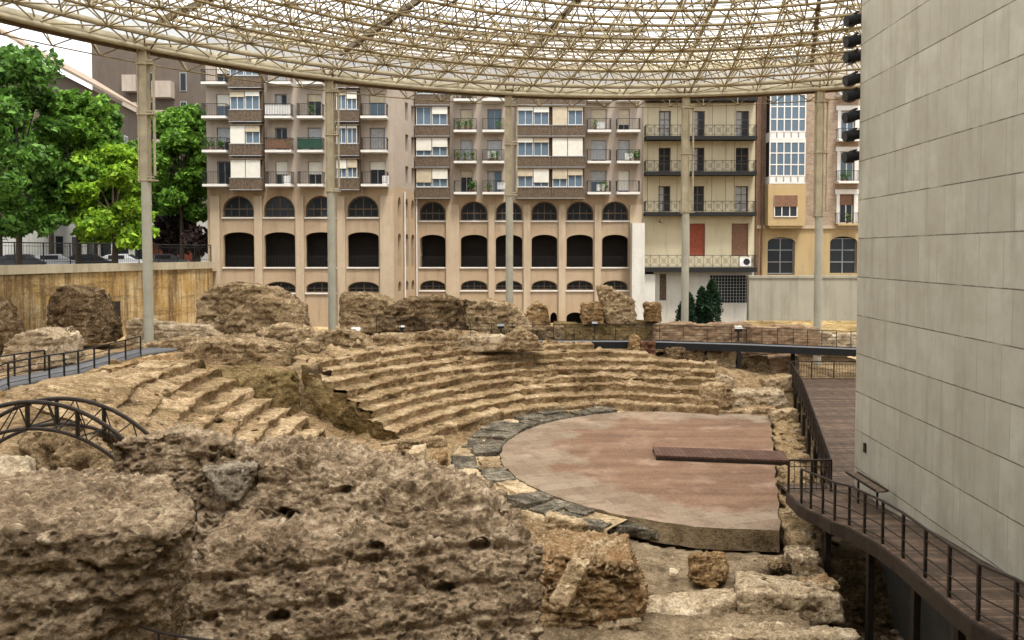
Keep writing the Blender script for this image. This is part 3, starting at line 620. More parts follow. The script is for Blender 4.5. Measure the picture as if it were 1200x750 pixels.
# blocks bridging the ring and ditch
for (pts, Y, dp, m_, lab) in [
    ([(476, 532), (496, 528), (497, 550), (478, 553)], 29.3, 1.5, 'palestone', 'small pale squared stone lying across the ditch left of the ring'),
    ([(430, 532), (462, 527), (462, 547), (432, 550)], 27.6, 1.2, 'seat', 'squat tan stone at the head of the ditch left of the ring'),
    ([(778, 612), (805, 607), (808, 628), (780, 632)], 25.7, .8, 'rockochre', 'brown broken stone at the corner where the ring meets the floor'),
    ([(683, 612), (775, 622), (772, 634), (690, 628)], 25.4, .9, 'slab', 'dark grey edge slab jutting from the lower ring'),
    ]:
    rock('loose_stone', [hp(pts, Y, dp)], M[m_], lab, 'stone', voxel=.05, amp=.08, sc=1.5, seed=int(Y * 10), pebble=.02)
for (pts, Y, dp, m_, lab) in [
    ([(930, 655), (962, 650), (966, 678), (934, 682)], 22.4, 1.0, 'rockpale', 'pale cut block at the foot of the rubble footing by the ramp'),
    ([(945, 690), (985, 684), (990, 712), (950, 716)], 20.9, .9, 'rockorange', 'reddish block on the right end of the long pale step block'),
    ([(905, 662), (928, 660), (929, 672), (906, 674)], 22.8, .6, 'rock', 'small brown stone beside the stage corner'),
    ([(700, 735), (752, 728), (756, 752), (704, 758)], 19.2, 1.0, 'rockpale', 'pale slab at the foot of the orange-brown block'),
    ([(505, 540), (522, 538), (522, 552), (506, 553)], 29.0, 1.6, 'rockochre', 'ochre kerb stone standing in the ditch beside the ring'),
    ([(446, 520), (520, 514), (524, 524), (450, 530)], 32.6, .9, 'rock', 'long low kerb stone between the ring and the first seat row'),
    ([(640, 604), (690, 616), (688, 632), (640, 618)], 25.2, .7, 'palestone', 'stepped pale kerb below the lower slate ring'),
    ]:
    rock('masonry_block', [hp(pts, Y, dp)], M[m_], lab, 'masonry', voxel=.05, amp=.09, sc=1.5, seed=int(Y * 10), pebble=.025, psc=8, ledge=.03)
# along the stage line: rubble footing
fr = []
for i in range(11):
    y = 24.6 + i * 1.75; x = stage(y) + .75 + random.uniform(-.12, .12); w = random.uniform(.45, .7); h = random.uniform(-.25, .05)
    fr.append([(x - w, y - .9, h - .1), (x + w, y - .8, h), (x + w, y + 1.0, h), (x - w, y + 1.0, h + .1), (x - w, y - .9, -1.2), (x + w, y - .9, -1.2), (x + w, y + 1, -1.2), (x - w, y + 1, -1.2)])
rock('rubble_footing', fr, M['earth'], 'low tan rubble footing running along the straight edge of the pink floor', 'footing', voxel=.08, amp=.16, sc=1.2, seed=31, pebble=.03)
# right hand aditus stones
for (pts, Y, dp, m_, lab) in [
    ([(822, 455), (832, 450), (858, 452), (862, 470), (856, 482), (824, 482)], 43.0, 1.6, 'seat', 'rounded tan block at the right end of the long seat rows'),
    ([(846, 462), (918, 458), (924, 474), (900, 480), (850, 478)], 43.6, 1.8, 'rockpale', 'pale flat stone block in front of the dark hollow by the deck'),
    ([(832, 484), (910, 478), (914, 487), (834, 490)], 42.6, 1.2, 'seat', 'low tan kerb stone along the back right edge of the pink floor'),
    ([(828, 412), (862, 410), (864, 440), (828, 440)], 49.6, 1.4, 'palestone', 'squared pale pier below the black walkway beam'),
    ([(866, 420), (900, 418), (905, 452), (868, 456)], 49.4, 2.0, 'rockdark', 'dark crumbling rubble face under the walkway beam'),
    ([(900, 420), (936, 416), (938, 442), (902, 448)], 49.6, 2.0, 'brickruin', 'stepped brick footing under the walkway beam near the deck'),
    ([(896, 446), (932, 440), (934, 458), (898, 462)], 46.0, 1.5, 'seat', 'tan stone step left of the deck railing'),
    ([(738, 396), (744, 391), (750, 396), (751, 421), (737, 421)], 49.0, .8, 'rockochre', 'slim upright stone stub left of the beam'),
    ([(751, 400), (768, 400), (769, 422), (751, 422)], 49.4, .9, 'stain_rock', 'short reddish brick pier beneath the black beam'),
    ([(832, 446), (850, 440), (862, 446), (860, 462), (834, 462)], 45.2, 1.2, 'rockpale', 'squared tan stone behind the rounded block by the long seats'),
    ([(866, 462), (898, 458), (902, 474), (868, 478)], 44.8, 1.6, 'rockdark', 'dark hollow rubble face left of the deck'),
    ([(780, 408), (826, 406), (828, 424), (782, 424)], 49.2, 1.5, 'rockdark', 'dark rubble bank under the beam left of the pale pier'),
    ([(905, 486), (935, 480), (938, 500), (908, 504)], 40.5, 1.2, 'rock', 'brown stone at the far end of the rubble footing'),
    ]:
    rock('loose_stone' if dp < 1.3 else 'masonry_block', [hp(pts, Y, dp)], M[m_], lab, 'masonry', voxel=.07, amp=.12, sc=1.2, seed=int(Y * 10 + pts[0][0]), pebble=.03)
# crown of the seating and the masses behind
for (hs, mt, lab, cat, amp, vx) in [
    ([hp([(231, 392), (230, 352), (246, 338), (275, 332), (318, 338), (352, 360), (352, 392)], 52, 4), hp([(262, 398), (264, 372), (300, 346), (338, 352), (354, 372), (356, 398)], 50, 3)], 'rock', 'tall rounded double mound of masonry near the left side of the arcaded building', 'masonry', .3, .12),
    ([hp([(296, 412), (298, 390), (322, 381), (352, 385), (366, 398), (366, 412)], 44, 3)], 'rock', 'squat brown boulder in front of the double mound', 'masonry', .22, .1),
    ([hp([(368, 432), (372, 392), (400, 388), (424, 396), (436, 412), (434, 430), (400, 433)], 42.5, 3)], 'rock', 'big brown boulder at the top of the seat rows beside the white lamp', 'masonry', .25, .09),
    ([hp([(432, 420), (432, 396), (455, 391), (484, 393), (486, 418)], 45, 2), hp([(480, 418), (482, 392), (510, 387), (535, 392), (537, 412), (520, 418)], 45.5, 2)], 'rock', 'long low masonry wall in two lumps on top of the seat rows', 'masonry', .16, .09),
    ([hp([(534, 413), (538, 396), (590, 394), (596, 411)], 46, 2)], 'rockpale', 'low pale wall stub between the two-lump wall and the pointed boulder', 'masonry', .14, .09),
    ([hp([(588, 411), (594, 394), (608, 384), (628, 394), (640, 411)], 45.5, 2)], 'rock', 'pointed tan boulder at the top of the seat rows', 'masonry', .16, .08),
    ([hp([(398, 390), (398, 344), (440, 345), (462, 356), (470, 390)], 56, 4)], 'rock', 'upright masonry slab right of the second tall post', 'masonry', .3, .12),
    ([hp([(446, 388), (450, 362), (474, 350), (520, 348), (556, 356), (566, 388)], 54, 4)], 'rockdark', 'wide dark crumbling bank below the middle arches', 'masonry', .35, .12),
    ([hp([(548, 386), (546, 362), (570, 352), (600, 358), (618, 372), (622, 386)], 53, 4)], 'rock', 'brown bank with a pale crest below the third tall post', 'masonry', .3, .12),
    ([hp([(616, 386), (618, 362), (632, 354), (642, 362), (646, 386)], 54, 3)], 'rockochre', 'small ochre lump between the third post and the jagged shard', 'masonry', .18, .1),
    ([hp([(682, 380), (682, 356), (706, 354), (708, 380)], 53, 2)], 'rockochre', 'square stump left of the jagged upright shard', 'masonry', .14, .09),
    ([hp([(700, 336), (712, 335), (722, 346), (744, 352), (746, 380), (710, 380)], 53.2, 2)], 'rock', 'tall jagged masonry shard in front of the white wall', 'masonry', .22, .09),
    ([hp([(757, 378), (757, 355), (775, 355), (776, 378)], 53, 1.6)], 'rockochre', 'square stump right of the jagged upright shard', 'masonry', .12, .09),
    ([hp([(54, 402), (56, 350), (66, 337), (88, 335), (100, 345), (110, 372), (118, 384), (120, 402)], 45, 3)], 'rockdark', 'tall dark masonry block standing against the stained wall', 'masonry', .22, .1),
    ([hp([(96, 402), (100, 352), (112, 362), (121, 380), (124, 402)], 46.5, 2)], 'rockpale', 'pale crumbling flank beside the tall dark block', 'masonry', .18, .1),
    ([hp([(0, 418), (0, 408), (20, 390), (45, 385), (63, 396), (64, 430), (0, 440)], 36, 3)], 'rockpale', 'whitish rubble heap by the left walkway railing', 'masonry', .22, .09),
    ([hp([(-60, 408), (-60, 340), (-12, 350), (4, 380), (6, 408)], 42, 2)], 'rockdark', 'dark rock cut by the left edge of the view', 'masonry', .25, .11),
    ([hp([(146, 404), (147, 377), (166, 372), (168, 404)], 46, 1.2), hp([(160, 390), (165, 376), (240, 382), (262, 398), (170, 398)], 47, 1.6)], 'rockpale', 'low pale broken wall behind the first tall post', 'masonry', .14, .09),
    ([hp([(210, 440), (216, 404), (240, 400), (300, 402), (336, 408), (340, 428), (300, 436)], 39.8, 3)], 'rock', 'broad brown ledge at the head of the trench', 'masonry', .25, .1),
    ([hp([(150, 408), (200, 398), (300, 396), (300, 410), (160, 420)], 44.5, 3)], 'rock', 'low brown ridge in front of the pale broken wall', 'masonry', .25, .11),
    ([hp([(60, 460), (110, 432), (160, 424), (215, 440), (230, 462), (120, 470)], 31.5, 3.5)], 'rockochre', 'long ochre hump beside the left walkway deck', 'masonry', .28, .1),
    ([hp([(330, 420), (352, 400), (372, 402), (374, 424)], 42, 2)], 'rock', 'narrow brown stone left of the big boulder by the lamp', 'masonry', .18, .09),
    ]:
    rock('masonry_block', hs, M[mt], lab, cat, voxel=vx * .85, amp=amp * .8, sc=.8, seed=len(lab) * 7 + int(hs[0][0][0] * 10) % 97, pebble=.05, psc=4.5, ledge=.09)
# trench end walls: right face of the left seating is a thing of its own only where it stands alone
rock('masonry_block', [[(*pol(157, 20), 0), (*pol(157, 23), 0), (*pol(173, 23.5), 0), (*pol(173, 21), 0), (*pol(157, 20.4), 3.3), (*pol(157, 23), 3.5), (*pol(173, 23.5), 3.7), (*pol(173, 21.6), 3.6)]], M['rockmoss'], 'mossy end wall closing the head of the trench between the two banks of seats', 'masonry', voxel=.1, amp=.25, sc=.8, seed=71, pebble=.04)
# scattered debris
rs = random.Random(9)
base = []
for q in range(6):
    c = [(rs.uniform(-1, 1), rs.uniform(-1, 1), rs.uniform(-.6, .6)) for _ in range(14)]
    c = [tuple(np.array(p) / np.linalg.norm(p) * rs.uniform(.75, 1.0) * .16) for p in c]
    base.append(rock('rubble_stone', [c], M[['rock', 'rockpale', 'rockdark', 'rockochre', 'rockpale', 'earth'][q]], 'fist to head sized rubble stone lying loose among the ruins', 'stone', voxel=.03, amp=.02, sc=4, seed=90 + q, pebble=0, group='loose rubble stones'))
spots = []
for i in range(90): x = rs.uniform(8.0, 11.5); y = rs.uniform(16.5, 24.5); spots.append((x, y, rs.uniform(.6, 2.0)))
for i in range(30): y = rs.uniform(25, 44); spots.append((stage(y) + rs.uniform(.3, 2.2), y, rs.uniform(.6, 1.8)))
for i in range(50): spots.append((*pol(rs.uniform(178, 214), rs.uniform(14, 24)), rs.uniform(.5, 1.3)))
for i in range(36): spots.append((*pol(rs.uniform(100, 150), rs.uniform(19.5, 23)), rs.uniform(.6, 1.6)))
for i in range(30): spots.append((*pol(rs.uniform(165, 195), rs.uniform(24, 31)), rs.uniform(.7, 2)))
for i in range(14): spots.append((rs.uniform(3, 8), rs.uniform(20, 24), rs.uniform(.3, .7)))
dgz = bpy.context.evaluated_depsgraph_get(); dgz.update()
from mathutils import Vector
for i, (x, y, s_) in enumerate(spots):
    hit_, loc, nn, ix, ob, mm = S.ray_cast(dgz, Vector((x, y, 12)), Vector((0, 0, -1)))
    z = loc.z if hit_ else tz(x, y)
    o = base[i % 6] if i < 6 else base[i % 6].copy()
    if i >= 6: COL.objects.link(o)
    o.location = (x, y, z + .03 * s_); o.rotation_euler = (rs.uniform(-.4, .4), rs.uniform(-.4, .4), rs.uniform(0, 6)); o.scale = (s_, s_ * rs.uniform(.7, 1.1), s_ * rs.uniform(.6, .9))
# ================================================================== CANOPY
KX, KY, KZ = 8.4, 19.5, 21.0
KR = 39.4
def kp(a, r, z): return np.array((KX + r * cos(R(a)), KY + r * sin(R(a)), z))
can = empty('canopy', (KX, KY, KZ), 'huge round cream lattice roof with translucent white sheets over the ruin', 'canopy')
DA = 3.6; ang = np.arange(0, 360, DA); rads = np.array([KR - 2.55 * k for k in range(13)] )       # bottom layer rings
radt = rads - 1.27; HT = 1.55
# thick chords: each ring one part
for r_ in rads[1:9]:
    P0 = np.array([kp(a, r_, KZ) for a in ang]); P1 = np.roll(P0, -1, 0); V, Fq = tubes_np(P0, P1, .085, 5); link('ring_chord', mesh_np('ring_chord', V, Fq, M['lattice']), can)
for r_ in radt[:9]:
    P0 = np.array([kp(a + DA / 2, r_, KZ + HT) for a in ang]); P1 = np.roll(P0, -1, 0); V, Fq = tubes_np(P0, P1, .062, 5); link('upper_ring_chord', mesh_np('upper_ring_chord', V, Fq, M['lattice']), can)
P0, P1 = [], []
def seg(a, b): P0.append(a); P1.append(b)
for i, a in enumerate(ang):
    vis = True
    for j in range(9):
        B = kp(a, rads[j], KZ); Bn = kp(a, rads[j + 1], KZ); Bm = kp(a + DA, rads[j], KZ); Bq = kp(a + DA, rads[j + 1], KZ); T = kp(a + DA / 2, radt[j], KZ + HT); Tn = kp(a + DA / 2, radt[j + 1], KZ + HT)
        if j > 5 and i % 2: continue
        seg(B, Bn); seg(B, T); seg(Bm, T); seg(Bn, T); seg(Bq, T); seg(T, Tn)
        if (i + j) % 2: seg(B, Bq)
        else: seg(Bm, Bn)
        Ts = kp(a + DA * 1.5, radt[j], KZ + HT); seg(T, kp(a + DA * 1.5, radt[j + 1], KZ + HT))
    # outrigger beyond the rim
    O1 = kp(a + DA / 2, KR + 1.9, KZ + .35); B = kp(a, KR, KZ); Bm = kp(a + DA, KR, KZ); T = kp(a + DA / 2, radt[0], KZ + HT)
    seg(B, O1); seg(Bm, O1); seg(T, O1); O2 = kp(a + DA * 1.5, KR + 1.9, KZ + .35); seg(O1, O2)
    Lw = kp(a + DA / 2, KR + 1.0, KZ - .75); seg(B, Lw); seg(Bm, Lw); seg(O1, Lw); seg(Lw, kp(a + DA * 1.5, KR + 1.0, KZ - .75))
V, Fq = tubes_np(np.array(P0), np.array(P1), .042, 5)
o = link('lattice_members', mesh_np('lattice_members', V, Fq, M['lattice']), can); o['kind'] = 'stuff'
# rim beams
def ringbox(r0, r1, z0, z1, mat, name):
    A = np.arange(0, 360, DA / 2); V = []
    for a in A:
        for (r_, z_) in ((r0, z0), (r1, z0), (r1, z1), (r0, z1)): V.append(kp(a, r_, z_))
    n = len(A); Fq = []
    for i in range(n):
        j = (i + 1) % n
        for k in range(4): Fq.append((4 * i + k, 4 * i + (k + 1) % 4, 4 * j + (k + 1) % 4, 4 * j + k))
    return link(name, mesh_np(name, np.array(V), np.array(Fq), mat), can)
ringbox(KR - .22, KR + .12, KZ - .12, KZ + .38, M['cream'], 'rim_beam')
ringbox(KR + .125, KR + .40, KZ - .34, KZ - .06, M['creamdark'], 'rim_gutter')
ringbox(KR - .55, KR - .30, KZ - .30, KZ - .05, M['cream'], 'rim_rail')
ringbox(rads[1] - .11, rads[1] + .11, KZ - .05, KZ + .22, M['cream'], 'inner_ring_beam')
ringbox(radt[0] - .10, radt[0] + .10, KZ + HT - .1, KZ + HT + .12, M['cream'], 'upper_rim_beam')
for a in (138, 121, 102.3, 83.5, 70, 56, 160, 180):
    mb = MB(); dk = a in (102.3, 70, 138, 121)
    mb.beam(kp(a, KR - .3, KZ + HT + .05), kp(a, rads[8], KZ + HT + .05), .22, .34); link_o = mb.build('radial_girder', M['creamdark'] if dk else M['cream'], can)
# translucent roof: one ring of sheets per module, small gaps between sheets
zr = KZ + HT + .42
edges = [KR + .9] + [r_ for r_ in radt[:12]]
for j in range(len(edges) - 1):
    ra, rb = edges[j], edges[j + 1]; sub = 3; V = []; Fq = []
    for s_ in range(sub):
        q0 = ra + (rb - ra) * s_ / sub - .03; q1 = ra + (rb - ra) * (s_ + 1) / sub + .03; zt = zr + .05 * s_ * 0
        for a in np.arange(0, 360, DA):
            n = len(V); V += [kp(a + .05, q0, zt + .05), kp(a + DA - .05, q0, zt + .05), kp(a + DA - .05, q1, zt - .05), kp(a + .05, q1, zt - .05)]; Fq.append((n, n + 1, n + 2, n + 3))
    link('roof_sheet', mesh_np('roof_sheet', np.array(V), np.array(Fq), M['roofpanel']), can)
    P0 = []; P1 = []
    for s_ in range(sub + 1):
        q = ra + (rb - ra) * s_ / sub
        for a in np.arange(0, 360, DA): P0.append(kp(a, q, zr - .09)); P1.append(kp(a + DA, q, zr - .09))
    V, Fq = tubes_np(np.array(P0), np.array(P1), .03, 4); link('purlin', mesh_np('purlin', V, Fq, M['lattice']), can)
V = []; Fq = []
for a in np.arange(0, 360, DA):
    n = len(V); V += [kp(a + .05, KR + .95, zr), kp(a + DA - .05, KR + .95, zr), kp(a + DA - .05, KR + 1.0, KZ + .42), kp(a + .05, KR + 1.0, KZ + .42)]; Fq.append((n, n + 1, n + 2, n + 3))
link('fascia_sheet', mesh_np('fascia_sheet', np.array(V), np.array(Fq), M['roofpanel']), can)
n = len(edges); V = [kp(a, edges[-1], zr) for a in ang]
mb = MB(); mb.poly(V); mb.build('roof_crown', M['roofpanel'], can)
# columns
def column(px, base_y, a, ordn):
    p = kp(a, KR - .2, 0); x, y = p[0], p[1]
    # stand exactly under the rim on the ray of the photographed post
    u = (px - 600) / F
    lo, hi = 20, 70
    for _ in range(60):
        mid = (lo + hi) / 2; d = math.hypot(u * mid - KX, mid - KY)
        lo, hi = (mid, hi) if d < KR - .15 else (lo, mid)
    x, y = u * lo, lo; zb = W(px, base_y, y)[2] - .4; zt = KZ - .1; zm = zb + (zt - zb) * .56
    t = empty('roof_post', (x, y, zb), ordn, 'post')
    mb = MB(); mb.tube((x, y, zb), (x, y, zm), .28, 14); 
    for q in np.arange(zb + 2.2, zm, 3.2): mb.tube((x, y, q), (x, y, q + .10), .30, 14)
    mb.build('lower_shaft', M['columnlow'], t, smooth=False)
    mb = MB(); mb.box(x - .27, x + .15, y - .2, y + .2, zm, zt); mb.box(x - .32, x - .27, y - .27, y + .27, zm, zt); mb.box(x + .15, x + .20, y - .27, y + .27, zm, zt); mb.build('upper_shaft', M['cream'], t)
    mb = MB(); mb.tube((x + .52, y, zm + .4), (x + .52, y, zt - .9), .075, 8); mb.build('side_pipe', M['cream'], t)
    for q in (zm + .1, zm + (zt - zm) * .5, zt - 1.0):
        mb = MB(); mb.box(x - .38, x + .60, y - .29, y + .29, q, q + .08); mb.tube((x + .2, y - .2, q + .2), (x + .56, y - .2, q + .2), .05, 6); mb.build('bracket', M['cream'], t)
    mb = MB(); mb.box(x - .32, x + .32, y - .3, y + .3, zt - .02, zt + .2)
    for sx in (-1, 1):
        mb.tube((x + .1 * sx, y, zt - .5), (x + .9 * sx, y - .2, zt + .5), .05, 6); mb.tube((x + .1 * sx, y, zt - .5), (x + .4 * sx, y - .9, zt + .9), .045, 6)
    mb.build('head', M['creamdark'], t)
column(173, 405, 138, 'tall cream roof post in front of the street trees')
column(389, 390, 121, 'tall cream roof post in front of the left arcaded block')
column(597, 378, 102, 'tall cream roof post in front of the brown crumbling bank')
column(803, 420, 83, 'tall cream roof post in front of the cream balcony building')
column(959, 439, 69, 'tall cream roof post standing on the boardwalk end')

# ================================================================== MUSEUM WALL
wx = lambda Y: 10.2 + .05 * Y
t = empty('museum_wall', (12, 15, 0), 'tall plain grey limestone panel wall rising at the right', 'building')
mb = MB(); mb.prism([(wx(-4), -4), (wx(-4) + 13, -4), (wx(25.5) + 9, 26.2), (wx(25.5), 25.5)], 1.10, 20.2); mb.build('wall', M['panel'], t)
mb = MB(); mb.prism([(wx(-4) + .12, -3.9), (wx(-4) + 12.9, -3.9), (wx(25.5) + 8.9, 26.0), (wx(25.5) + .12, 25.35)], -3.2, 1.097); mb.build('shaded_wall_base', M['shaded_wall_base'], t)  # wall base split off to carry the painted shade under the boardwalk
mb = MB(); mb.prism([(wx(-4) - .06, -4), (wx(-4) + 13, -4.06), (wx(25.5) + 9.05, 26.26), (wx(25.5) - .06, 25.56)], 20.203, 20.45); mb.build('coping', M['concrete'], t)
mb = MB(); xq, yq = wx(24.6) - .02, 24.6; mb.box(xq - .04, xq + .01, yq - .05, yq + .07, 2.55, 2.85); mb.build('vent_box', M['steel_dark'], t)
# unseen wall added behind the camera to cut front light, and the terrace underfoot
mb = MB(); mb.prism([(-30, -5.0), (wx(-4) - .01, -5.0), (wx(-4) - .01, -3.2), (-30, -3.2)], 1.1, 19.0); mb.build('rear_light_blocker', M['panel'], t)
tr_ = MB(); tr_.box(-9, wx(0) - .2, -3.19, 2.3, 7.0, 7.35); tr_.box(-8.5, wx(0) - .6, -3.19, 1.6, -3, 6.99); tag(tr_.build('terrace', M['concrete']), kind='structure')
# floodlights on the corner of the wall
for i, py in enumerate((22, 47, 66, 92, 111, 135, 158, 183)):
    x, y, z = W(1010, py, 25.75); x = wx(25.5) - .16
    g = empty('floodlight', (x, y, z), ['topmost black floodlight on the corner of the limestone wall', 'second black floodlight from the top on the wall corner', 'third black floodlight from the top on the wall corner', 'fourth black floodlight from the top on the wall corner', 'fourth black floodlight from the bottom on the wall corner', 'third black floodlight from the bottom on the wall corner', 'second black floodlight from the bottom on the wall corner', 'lowest black floodlight on the corner of the limestone wall'][i], 'floodlight', 'floodlights stacked on the wall corner')
    dl = random.uniform(-.05, .02)
    b = np.array((x + .26, y, z + .02)); e = np.array((x - .25, y - .05, z - .06 + dl))
    MB().tube(b, e, .155, 14, .185).build('housing', M['black'], g, smooth=False)
    MB().tube(e, e + (e - b) * .03, .165, 14).build('lens', M['lens'], g)
    MB().box(x + .10, x + .42, y + .0, y + .3, z - .04, z + .04).box(x - .03, x + .1, y - .02, y + .3, z - .21, z - .16).box(x + .02, x + .1, y - .22, y + .24, z + .15, z + .2).build('bracket', M['railblack'], g)

# ================================================================== BOARDWALK
posts = [(8.35, 9.5, 2.62), (8.5, 11.5, 2.45), W(1190, 750, 13.3), W(1146, 727, 14.2), W(1112, 700, 15.4), W(1084, 677, 16.6), W(1058, 654, 18), W(1034, 637, 19.1), W(1013, 625, 20), W(995, 615, 20.9), W(978, 610, 21.5), W(964, 602, 22.4), W(950, 596, 23), W(939, 590, 23.6)]
posts = [tuple(p) for p in posts]
bw = empty('boardwalk', (10, 20, 1.5), 'brown board ramp and deck along the limestone wall', 'walkway')
ed = [(p[0], p[1], p[2]) for p in posts] + [(9.05, 24.8, 1.22)]
V = []; Fq = []; 
nE = len(ed)
for (x, y, z) in ed: V += [(x - .05, y, z), (wx(min(y, 25.4)) - .01 if y < 25.4 else 11.4, y, z), (x - .05, y, z - .09), (wx(min(y, 25.4)) - .01, y, z - .09)]
for i in range(nE - 1): a, b = 4 * i, 4 * i + 4; Fq += [(a, a + 1, b + 1, b), (a + 2, b + 2, b + 3, a + 3), (a, b, b + 2, a + 2), (a + 1, a + 3, b + 3, b + 1)]
link('ramp_deck', mesh_np('ramp_deck', np.array(V), np.array(Fq), M['deck']), bw)
mb = MB(); mb.prism([(9.05, 24.803), (11.38, 24.803), (11.4, 25.42), (19.5, 26.3), (26, 26.3), (26, 47.6), (17.4, 47.6), (15.3, 40), (10.75, 25.7), (9.05, 25.6)], 1.11, 1.2); mb.build('landing_deck', M['deck'], bw)
mb = MB()
for a, b in zip(ed[:-1], ed[1:]): mb.beam((a[0] - .08, a[1], a[2] - .22), (b[0] - .08, b[1], b[2] - .22), .07, .34)
mb.build('edge_beam', M['steel_dark'], bw)
mb = MB()
for a, b in zip(ed[:-1], ed[1:]): mb.beam((a[0] + .75, a[1], a[2] - .26), (b[0] + .75, b[1], b[2] - .26), .12, .26)
mb.build('bearer', M['steel_dark'], bw)
for (x, y) in ((9.1, 13.2), (9.25, 15.6), (9.5, 17.8), (9.55, 20.2), (9.4, 22.6)):
    zz = np.interp(y, [p[1] for p in ed], [p[2] for p in ed]) - .35; MB().box(x - .08, x + .08, y - .08, y + .08, -3, zz).build('support_post', M['steel_dark'], bw)
mb = MB(); L = [(9.05, 25.58), (10.75, 25.68), (15.3, 40), (17.4, 47.6)]
for a, b in zip(L[:-1], L[1:]): mb.beam((a[0], a[1], .98), (b[0], b[1], .98), .08, .22)
mb.build('landing_edge_beam', M['steel_dark'], bw)
for i in range(8): q = i / 7; x = 10.75 + (17.2 - 10.75) * q; y = 25.8 + 21.5 * q; MB().box(x + .05, x + .2, y - .07, y + .07, -2, .9).build('landing_post', M['steel_dark'], bw)

def railing(name, pts, label, h=1.05, rails=(1.0,), mid=(.55,), bal=0, group=None, mat='steel_dark', pr=.03, rr_=.028):
    t = empty(name, tuple(pts[0]), label, 'railing', group)
    for (x, y, z) in pts: MB().box(x - pr, x + pr, y - pr, y + pr, z - .3, z + h - .02).build('post', M[mat], t)
    up = lambda k: [(x, y, z + h * k) for x, y, z in pts]
    MB().path(up(1.0), rr_ * 1.25, 8).build('handrail', M[mat], t)
    for k in mid: MB().path(up(k), rr_ * .6, 6).build('rail', M[mat], t)
    if bal:
        mb = MB()
        for a, b in zip(pts[:-1], pts[1:]):
            a = np.array(a); b = np.array(b); n = max(2, int(np.linalg.norm(b - a) / bal))
            for j in range(1, n): q = a + (b - a) * j / n; mb.tube((q[0], q[1], q[2] + .06), (q[0], q[1], q[2] + h * .97), .010, 4)
        mb.build('balusters', M[mat], t)
    return t
railing('ramp_railing', posts[0:], 'dark steel railing curving down the board ramp', 1.08, mid=(.78, .42, .12))
railing('landing_railing', [(9.0, 24.75, 1.2), (9.75, 24.75, 1.2), (10.4, 24.8, 1.2), (10.72, 25.75, 1.2)] + [(10.72 + (15.25 - 10.72) * q, 25.75 + 14.3 * q, 1.2) for q in np.linspace(.1, 1, 10)] + [(15.25 + 2.0 * q, 40.05 + 7.3 * q, 1.2) for q in np.linspace(.2, 1, 5)], 'dark steel railing with thin bars along the far deck', 1.05, mid=(.8, .12), bal=.16)
railing('landing_railing', [(17.3, 47.4, 1.2), (18.6, 47.45, 1.2), (20, 47.5, 1.2), (21.4, 47.5, 1.2), (23, 47.5, 1.2)], 'dark steel railing closing the far end of the deck', 1.05, mid=(.8, .12), bal=.16)
g = empty('slanted_panel', (10.9, 22.6, 1.4), 'small dark framed panel leaning on the limestone wall beside the ramp', 'panel')
MB().beam((10.55, 23.6, 2.16), (10.85, 22.3, 1.98), .34, .04).build('board', M['oriel'], g)
MB().beam((10.37, 23.62, 2.19), (10.67, 22.32, 2.01), .05, .06).beam((10.73, 23.6, 2.19), (11.03, 22.3, 2.01), .05, .06).build('frame', M['steel_dark'], g)
MB().box(10.6, 10.65, 23.3, 23.35, 1.3, 2.1).box(10.8, 10.85, 22.5, 22.55, 1.4, 1.98).build('stand', M['steel_dark'], g)
# plank bridge on the orchestra
t = empty('plank_bridge', W(845, 540, 33.4), 'low dark brown plank bridge lying across the pink floor', 'footbridge')
xa, xb = 6.25, 11.85
mb = MB(); mb.prism([(xa, 33.0), (xb - .15, 32.2), (xb + .2, 33.75), (xa + .12, 34.5)], .15, .215); mb.build('deck', M['plank'], t)
mb = MB(); mb.prism([(xa, 32.99), (xb - .15, 32.19), (xb - .15, 32.27), (xa, 33.07)], .003, .147); mb.build('edge_beam', M['steel_dark'], t)
mb = MB(); mb.prism([(xa + .12, 34.43), (xb + .2, 33.68), (xb + .2, 33.76), (xa + .12, 34.51)], .003, .147); mb.build('edge_beam', M['steel_dark'], t)
mb = MB(); mb.box(xb - .5, xb - .1, 32.4, 33.6, -.9, .0); mb.build('end_support', M['steel_dark'], t)
# raised black walkway round the back
pth = [W(436, 396, 47.2), W(550, 403, 49.2), W(650, 404.5, 49.8), W(750, 404.5, 49.8), W(865, 408, 48.6), W(940, 411, 47.9), W(1010, 414, 47.2), W(1100, 418, 46.5)]
t = empty('raised_walkway', pth[2], 'long black raised walkway beam curving behind the seats', 'walkway')
mb = MB()
for a, b in zip(pth[:-1], pth[1:]): mb.beam(a, b, .12, .42)
mb.build('edge_beam', M['black'], t)
mb = MB()
for a, b in zip(pth[:-1], pth[1:]): mb.beam((a[0], a[1] + .8, a[2] + .1), (b[0], b[1] + .8, b[2] + .1), 1.4, .08)
mb.build('deck', M['deckgrey'], t)
mb = MB()
for a, b in zip(pth[:-1], pth[1:]): mb.beam((a[0], a[1] + 1.6, a[2]), (b[0], b[1] + 1.6, b[2]), .1, .36)
mb.build('edge_beam', M['black'], t)
x, y, z = W(866, 408, 48.6); MB().box(x - .10, x + .10, y - .08, y + .12, .1, z - .1).build('support_post', M['black'], t)
x, y, z = W(700, 404, 49.8); MB().box(x - .14, x + .14, y + .5, y + .7, 1, z - .1).build('support_post', M['black'], t)
for (px, Y) in ((560, 50.3), (630, 50.7), (760, 50.9), (930, 49)): x, y, z = W(px, 405, Y); MB().box(x - .1, x + .1, y, y + .2, .2, z - .05).build('support_post', M['black'], t)
rp = []
for a, b in zip(pth[:-1], pth[1:]):
    for q in np.linspace(0, 1, 5)[:-1]: rp.append(tuple(np.array(a) + (np.array(b) - np.array(a)) * q + np.array((0, 1.55, .15))))
railing('raised_walkway_railing', rp, 'thin wire railing along the back of the black raised walkway', 1.05, mid=(.8, .6, .4, .2), mat='railblack', pr=.018, rr_=.016)
